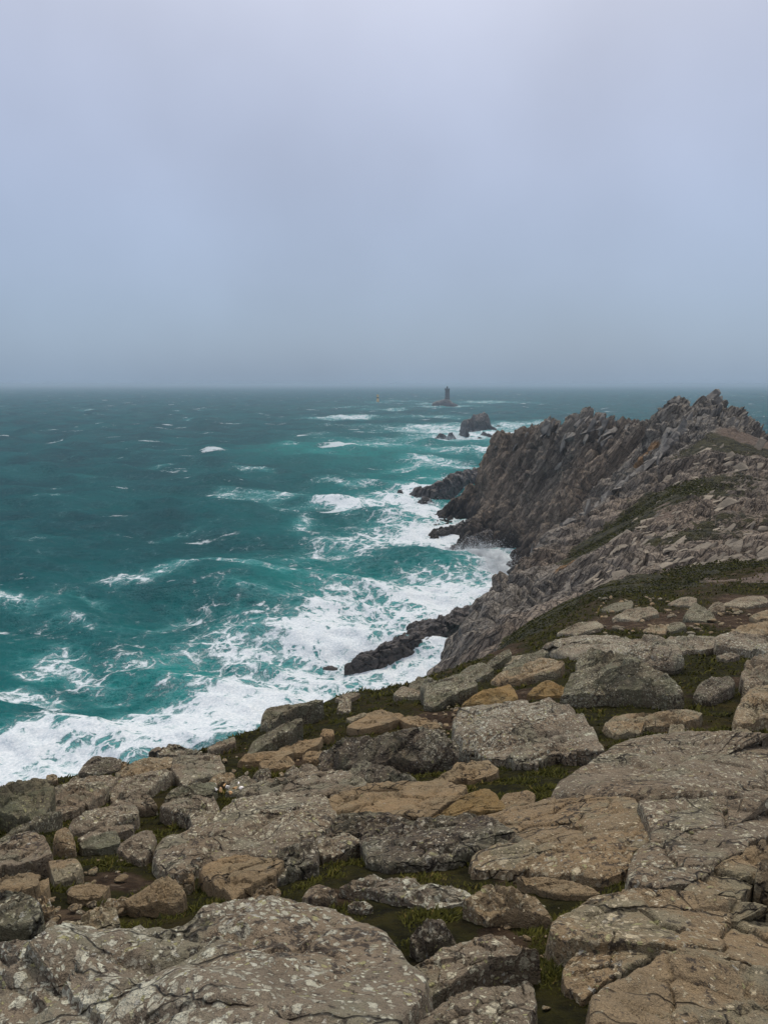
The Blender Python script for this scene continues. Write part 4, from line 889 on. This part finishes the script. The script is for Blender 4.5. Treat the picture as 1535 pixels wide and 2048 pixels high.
rock('ochre stained pointed rock beside the green turf pocket', 'orange', .55, .4, '866,1638 920,1605 960,1582 980,1579 995,1600 1005,1618 960,1628 910,1637', B_)
rock('narrow brown fin beside the ochre pointed rock', 'brown', .4, .35, '831,1634 860,1602 900,1595 922,1592 892,1611 862,1634', FL)
rock('small mossy brown stone between turf pocket and spotted slab', 'tan', .5, .4, '1000,1604 1010,1590 1050,1583 1066,1590 1062,1602 1010,1618', FL)
rock('long pale ledge slab behind the pyramid boulder', 'pale', .45, .35, '1088,1296 1100,1285 1150,1277 1210,1272 1242,1279 1284,1286 1262,1301 1220,1307 1150,1312 1110,1304', S)
rock('big pyramid shaped boulder with a green grey face', 'green', .8, .45, '1126,1398 1142,1370 1156,1340 1166,1308 1190,1304 1225,1320 1270,1336 1300,1360 1345,1380 1357,1402 1335,1408 1280,1400 1220,1398 1180,1398 1140,1399', B_, .05, rough=.18)
rock('grey peaked boulder overhanging black shade behind the pyramid boulder', 'pale', .75, .45, '1222,1314 1240,1301 1290,1281 1310,1274 1340,1289 1361,1326 1346,1340 1300,1338 1265,1338 1240,1328', B_, .18, rough=.18)
rock('long flat pinkish slab in front of the pyramid boulder', 'tan', .3, .3, '1212,1449 1240,1436 1300,1430 1350,1421 1396,1428 1380,1441 1300,1456 1240,1465', S)
rock('flat spotted slab in the turf seaward of the pyramid boulder', 'tan', .4, .35, '988,1358 1020,1345 1085,1320 1122,1328 1106,1341 1050,1356 1000,1363', S)
rock('knobby ledge above the flat spotted slab', 'green', .45, .4, '1008,1338 1040,1320 1080,1302 1092,1308 1062,1326 1020,1342', S)
rock('thin upright slab leaning at the start of the grassy band', 'green', .6, .35, '968,1334 990,1315 1015,1301 1019,1310 1000,1323 976,1335', FL)
rock('pale strip of stone beside the leaning upright slab', 'grey', .35, .3, '984,1327 1010,1318 1062,1311 1042,1323 1000,1329', S)
rock('clean tan triangle lying on bare soil beside the pyramid boulder', 'orange', .45, .35, '1059,1388 1080,1372 1098,1365 1126,1378 1132,1389 1090,1390', FL)
rock('low pale wall of rock beyond the small grass lawn', 'pale', .5, .35, '1328,1292 1335,1279 1362,1272 1432,1275 1437,1291 1400,1299 1345,1298', S)
rock('last block of the low pale wall beyond the grass lawn', 'pale', .55, .35, '1430,1290 1434,1272 1490,1269 1535,1274 1640,1280 1640,1308 1530,1305 1480,1296', S)
rock('dark and white crusted rock at the end of the grass lawn', 'dark', .6, .45, '1388,1398 1400,1375 1422,1361 1456,1357 1464,1371 1450,1387 1425,1398', B_, .05)
rock('pink brown worn boulder beside tall moss opposite the pyramid boulder', 'tan', .5, .4, '1463,1436 1478,1402 1510,1381 1540,1371 1640,1368 1640,1440 1535,1444 1480,1447', B_)
rock('grey crusted boulder stacked behind the pink brown worn one', 'grey', .6, .4, '1481,1352 1484,1335 1495,1326 1535,1319 1640,1316 1640,1366 1535,1378 1500,1388 1486,1374', B_)
rock('pale flat stone lying in the small grass lawn', 'pale', .4, .35, '1434,1313 1455,1307 1475,1311 1452,1317', FL)
rock('narrow stone in the turf before the pink brown boulder', 'tan', .45, .4, '1448,1468 1480,1457 1507,1470 1480,1475', FL)
rock('tiny pointed tan stone peeping over the pale lichen dome', 'tan', .7, .4, '1338,1470 1342,1449 1352,1454 1364,1456 1366,1470', FL)
rock('grey pointed stone on the stony dirt patch', 'green', .65, .45, '1368,1232 1385,1210 1400,1211 1427,1236 1410,1240 1380,1237', FL)
rock('mossy stone on the stony dirt patch', 'green', .6, .45, '1328,1256 1345,1245 1362,1243 1368,1252 1345,1259', FL)
rock('knobbly stone beside the grey pointed one', 'grey', .6, .45, '1418,1216 1430,1204 1444,1208 1446,1218 1430,1222', FL)
rock('small dark speckled stone next to the black slot of the whale backed boulder', 'brown', .6, .45, '905,1540 915,1525 935,1528 938,1540 918,1547', FL)
rock('rounded tan stone against the slanting dark rib', 'tan', .55, .45, '502,1803 520,1777 546,1769 560,1790 542,1802', FL)
rock('lichen ringed stone on the soil shelf behind the huge pale slab', 'grey', .6, .45, '608,1800 620,1779 645,1773 670,1791 652,1804 622,1806', FL)
rock('flat pale stone in the moss at the huge pale slab', 'pale', .5, .4, '699,1812 712,1802 730,1804 742,1814 722,1820', FL)

# outcrops on the dirt bank
rock('low ledge where the grassy band meets the dirt bank', 'grey', .4, .35, '1118,1264 1150,1250 1190,1246 1202,1254 1150,1266', S)
rock('flat outcrop in the turf between the grassy band and the dirt bank', 'grey', .4, .35, '1228,1234 1260,1220 1300,1216 1312,1226 1270,1238', S)
rock('long low outcrop on the dirt bank behind the low pale wall', 'tan', .4, .35, '1458,1264 1490,1250 1535,1246 1620,1250 1620,1266 1500,1270', S)
rock('small hump of rock on the dirt bank behind the peaked boulder', 'tan', .5, .4, '1288,1260 1308,1250 1330,1252 1326,1264', FL)
rock('mossy outcrop high in the grassy band', 'green', .45, .4, '1203,1217 1235,1205 1262,1203 1260,1214 1225,1221', S)
rock('grey outcrop at the top of the dirt bank', 'grey', .45, .4, '1448,1207 1480,1195 1520,1193 1532,1203 1490,1212', S)
rock('small rock in the turf above the grey pointed stone', 'grey', .5, .4, '1338,1207 1365,1196 1390,1198 1386,1209', FL)
rock('broad flat outcrop crossing the dirt bank', 'tan', .4, .35, '1498,1232 1530,1220 1600,1221 1600,1236 1520,1239', S)
# bedrock that goes on to either side
for k_, pts_ in enumerate(['1700,1850 1760,1790 1950,1800 2150,1850 2250,2000 2000,2150 1750,2150 1710,2000', '1700,1620 1760,1560 1950,1545 2100,1600 2150,1700 1950,1760 1750,1730', '1690,1480 1760,1450 1900,1445 2000,1480 1950,1540 1760,1545',
                           '1670,1400 1720,1370 1850,1365 1900,1400 1800,1435 1690,1435', '1660,1330 1720,1310 1820,1310 1840,1335 1740,1352', '2180,1620 2260,1580 2400,1600 2400,1750 2250,1760', '1900,1390 2000,1370 2100,1390 2080,1440 1950,1440', '1680,1275 1740,1265 1830,1270 1800,1292 1700,1294', '2050,1500 2150,1480 2280,1510 2200,1560 2080,1550']):
    rock('lichened slab of the outcrop going on inland beyond the boulders', ['tan', 'grey', 'pale'][k_ % 3], .25, .35, pts_, S)['group'] = 'slabs inland'
for k_, pts_ in enumerate(['-520,1900 -400,1840 -290,1860 -270,1960 -300,2100 -500,2100', '-330,1760 -250,1720 -130,1730 -110,1790 -220,1840 -320,1820', '-300,1680 -220,1650 -110,1655 -110,1700 -220,1720', '-480,1780 -420,1740 -350,1770 -360,1830 -450,1840']):
    rock('lichened slab of the outcrop going on along the cliff edge', ['grey', 'green'][k_ % 2], .35, .4, pts_, S)['group'] = 'slabs along the edge'

# loose stones
def stone_mesh(name, seed, ax):
    r = np.random.default_rng(seed); bm = bmesh.new(); bmesh.ops.create_icosphere(bm, subdivisions=2, radius=.5)
    P = np.array([v.co for v in bm.verts]); pl = r.normal(size=(9, 3)); pl /= np.linalg.norm(pl, axis=1)[:, None]
    for a in pl:
        dd = P @ a; lim = r.uniform(.26, .42); P = P - a[None] * (np.maximum(dd - lim, 0) * .9)[:, None]
    P *= 1 + .12 * fbm(P * 3 + seed, 3, seed)[:, None]
    for v, p in zip(bm.verts, P * ax): v.co = p
    for f in bm.faces: f.smooth = True
    me = bpy.data.meshes.new(name); bm.to_mesh(me); bm.free(); return me
pebbles = {}
for mk in ('tan', 'grey', 'brown'):
    pebbles[mk] = []
    for k in range(5):
        me = stone_mesh('stone', 300 + k * 7 + len(mk), np.array([1.25, .95, .62])); me.materials.append(M[mk]); pebbles[mk].append(me)
def inside(pts, poly):
    x, y = pts[:, 0], pts[:, 1]; r = np.zeros(len(pts), bool); j = len(poly) - 1
    for i in range(len(poly)):
        xi, yi, xj, yj = *poly[i], *poly[j]
        if yi != yj: r ^= ((yi > y) != (yj > y)) & (x < (xj - xi) * (y - yi) / (yj - yi) + xi)
        j = i
    return r
def covered(pts, grow=1.0):
    r = np.zeros(len(pts), bool)
    for q in POLYS:
        lo, hi = q.min(0), q.max(0); s = ((pts >= lo) & (pts <= hi)).all(1)
        if s.any(): r[s] |= inside(pts[s], q[::2])
    return r
def loose_stone(x, y, size, mk, label, group, name='loose_stone'):
    o = obj(name, random.choice(pebbles[mk]), None, label=label, category='stone', group=group)
    o.location = (x, y, float(near_z(x, y)) + size * .12); o.scale = (size, size * random.uniform(.8, 1.1), size * random.uniform(.7, 1.1))
    o.rotation_euler = (random.gauss(0, .2), random.gauss(0, .2), random.uniform(0, 6.28))
fields = [((60, 1720, 250, 1860), 40, .02, .07, 'small loose stone among turf between the rocks above the huge pale slab', 'small stones in the turf hollow'),
          ((850, 1405, 935, 1470), 34, .03, .12, 'small angular stone on the stony soil beside the whale backed boulder', 'stones on the stony soil'),
          ((1180, 1195, 1600, 1268), 150, .05, .34, 'small stone scattered on the brown dirt patch', 'stones on the dirt patch'),
          ((980, 1810, 1150, 2040), 60, .008, .035, 'tiny pebble in the narrow soil gully', 'pebbles in the soil gully'),
          ((420, 1480, 660, 1560), 22, .03, .09, 'small stone on the worn track near the cliff edge', 'stones on the worn track')]
for (x0, y0, x1, y1), n, s0, s1, lab, grp in fields:
    qx = np.array([random.uniform(x0, x1) for _ in range(n * 2)]); qy = np.array([random.uniform(y0, y1) for _ in range(n * 2)])
    W = unproject(qx, qy, np.zeros(n * 2)); ok = ~covered(W[:, :2]); W = W[ok][:n]
    for w in W: loose_stone(w[0], w[1], s0 + (s1 - s0) * random.random() ** 2, random.choice(['tan', 'tan', 'grey', 'brown']), lab, grp)
# the little heap of white and orange pebbles
m_white = plain('white_quartz', (.78, .75, .72), .6, 30, .12); m_oran = plain('orange_quartz', (.55, .33, .15), .6, 30, .2)
for k, (px, py, s, w) in enumerate([(415, 1581, .055, 1), (428, 1585, .07, 1), (431, 1592, .06, 1), (443, 1594, .07, 0), (456, 1587, .065, 1), (450, 1583, .05, 0), (470, 1590, .06, 0), (478, 1583, .085, 1), (483, 1589, .06, 1), (461, 1599, .06, 0), (474, 1580, .05, 1)]):
    W = unproject(np.array([px]), np.array([py]), np.zeros(1))[0]
    me = block_mesh('pebble', 400 + k, np.array([1.1, .95, .7])); me.materials.append(m_white if w else m_oran)
    o = obj('pebble', me, None, label='small white pebble in the heap on dark turf' if w else 'small orange pebble in the heap among white pebbles', category='pebble', group='white pebbles in the heap' if w else 'orange pebbles in the heap')
    o.location = (W[0], W[1], float(near_z(W[0], W[1])) + .05 + s * .3); o.scale = (s * .78, s * .78, s * .78); o.rotation_euler = (random.gauss(0, .4), random.gauss(0, .4), random.uniform(0, 6))

# ------------------------------------------------------------------ turf
def blades(n, seed, ymin, ymax, umin, umax, hmul, label, zf=None, tfun=None):
    r = np.random.default_rng(seed)
    Y = np.exp(r.uniform(math.log(ymin), math.log(ymax), n)); X = r.uniform(umin, umax, n) * Y
    tf = (tfun or turf_at)(X, Y) + .5 * fbm(vec3(X * 2.2, Y * 2.2, 8), 3, 19)
    keep = (tf > ((.44 if ymax < 9 else .56) if zf is None else .8)) & ((edge_out(X, Y) < .8) if zf is None else True) & ~covered(np.stack([X, Y], -1)); X, Y, tf = X[keep], Y[keep], tf[keep]; n = len(X)
    clump = .3 + 1.2 * sstep(-.25, .45, fbm(vec3(X * 3.1, Y * 3.1, 1), 3, 23))
    hgt = hmul * (.016 + .0068 * Y ** .8) * clump * r.uniform(.5, 1.25, n); wid = (.0022 + .0010 * Y) * r.uniform(.7, 1.5, n)
    Z = zf(X, Y) if zf else near_z(X, Y) - .02 + np.clip(Y / 6, .25, 1.6) * (.07 * fbm(vec3(X / 1.2, Y / 1.2, 0), 4, 3) + .025 * fbm(vec3(X * 4, Y * 4, 0), 3, 4)) - .04 * np.clip(Y / 6, .25, 1.6)
    a = r.uniform(0, 6.28, n); lean = r.uniform(.25, 1.1, n); la = r.normal(.6, 1.4, n)
    base = vec3(X, Y, Z); side = vec3(np.cos(a), np.sin(a), 0) * wid[:, None]; ld = vec3(np.cos(la), np.sin(la), 0)
    m1 = base + ld * (hgt * lean * .35)[:, None] + vec3(0, 0, hgt * .6); tip = base + ld * (hgt * lean)[:, None] + vec3(0, 0, hgt * .95)
    V = np.stack([base - side, base + side, m1 + side * .8, m1 - side * .8, tip], 1).reshape(-1, 3)
    i = np.arange(n)[:, None] * 5; F = np.concatenate([i + [0, 1, 2], i + [0, 2, 3], i + [3, 2, 4]], 0)
    me = make_mesh('short_turf', V, F)
    tint = np.clip((.45 if zf is None else .25) + .5 * fbm(vec3(X * 1.1, Y * 1.1, 5), 3, 29) + r.normal(0, .2, n), 0, 1); attr(me, 'tint', np.repeat(tint, 5))
    return obj('short_turf', me, M['grass'], kind='stuff', label=label)
blades(230000, 1, 1.55, 3.8, -.72, .72, .85, 'short moss and turf in the gaps between the nearest slabs')
blades(210000, 4, 3.8, 8, -.66, .66, .9, 'short dark green turf between the rocks')
blades(110000, 2, 8, 46, -.62, .72, 1.0, 'short dark green turf on the cliff edge slope')
blades(80000, 3, 41, 110, .1, .6, .5, 'dark turf in the saddle and slope below the crags', head_z, lambda X, Y: 1.2 * turf_head(X, Y) - world_patch(X, Y, PATH_H))

# ------------------------------------------------------------------ spray
def spray(label, clouds, n, seed, s0, s1):
    r = np.random.default_rng(seed); C, Sz = [], []
    for (px, py, lift, rx, ry, rz, w) in clouds:
        c = pix_sea(px, py); k = int(n * w); g = r.normal(size=(k, 3)) * .5
        p = c + g * np.array([rx, ry, rz]); p[:, 2] = np.abs(p[:, 2]) + lift * r.random(k) ** 1.5; p += .35 * rx * np.stack([fbm(p / 3, 2, 5), fbm(p / 3, 2, 6), fbm(p / 3, 2, 7)], -1)
        C.append(p); Sz.append(s0 + (s1 - s0) * r.random(k) ** 3)
    C = np.concatenate(C); Sz = np.concatenate(Sz); m_ = len(C)
    t = np.array([[1, 1, 1], [1, -1, -1], [-1, 1, -1], [-1, -1, 1]]) / 1.7
    V = (C[:, None] + t[None] * Sz[:, None, None]).reshape(-1, 3); i = np.arange(m_)[:, None] * 4
    F = np.concatenate([i + [0, 1, 2], i + [0, 2, 3], i + [0, 3, 1], i + [1, 3, 2]], 0)
    return obj('sea_spray', make_mesh('sea_spray', V, F), M['spray'], kind='stuff', label=label)
spray('burst of white spray against the cliff foot', [(955, 1122, 3.5, 7, 4, 3, .45), (990, 1140, 3, 5, 5, 2, .25), (930, 1130, 1, 6, 4, 1, .15), (1005, 1160, 2, 3, 4, 1.5, .15)], 42000, 5, .025, .10)
spray('white water breaking on the sea rocks', [(880, 880, 1, 10, 6, 2, .12), (905, 879, 1.5, 8, 6, 3, .14), (950, 868, 1.5, 16, 8, 2, .14), (940, 1020, 1.5, 5, 4, 2, .12), (860, 1010, 1, 5, 4, 1.5, .1), (905, 1104, 1, 3, 3, 1.2, .1), (690, 1012, 1.2, 9, 5, 1.5, .16)], 9000, 6, .04, .2)

# ------------------------------------------------------------------ haze
hm = bpy.data.materials.new('sea_haze'); hm.use_nodes = True; hn = hm.node_tree; hn.nodes.clear()
ho = hn.nodes.new('ShaderNodeOutputMaterial'); hv = hn.nodes.new('ShaderNodeVolumePrincipled')
hv.inputs['Color'].default_value = (.47, .60, .72, 1); hv.inputs['Density'].default_value = .00017; hv.inputs['Anisotropy'].default_value = 0.0
hn.links.new(hv.outputs[0], ho.inputs['Volume'])
W2 = 30000.0
bm = bmesh.new(); bmesh.ops.create_cube(bm, size=1)
for v in bm.verts: v.co = (v.co.x * 2 * W2, v.co.y * 2 * W2, -4.2 if v.co.z < 0 else 55.0)
me = bpy.data.meshes.new('haze'); bm.to_mesh(me); bm.free()
obj('haze', me, hm, kind='stuff', label='thin grey sea haze')
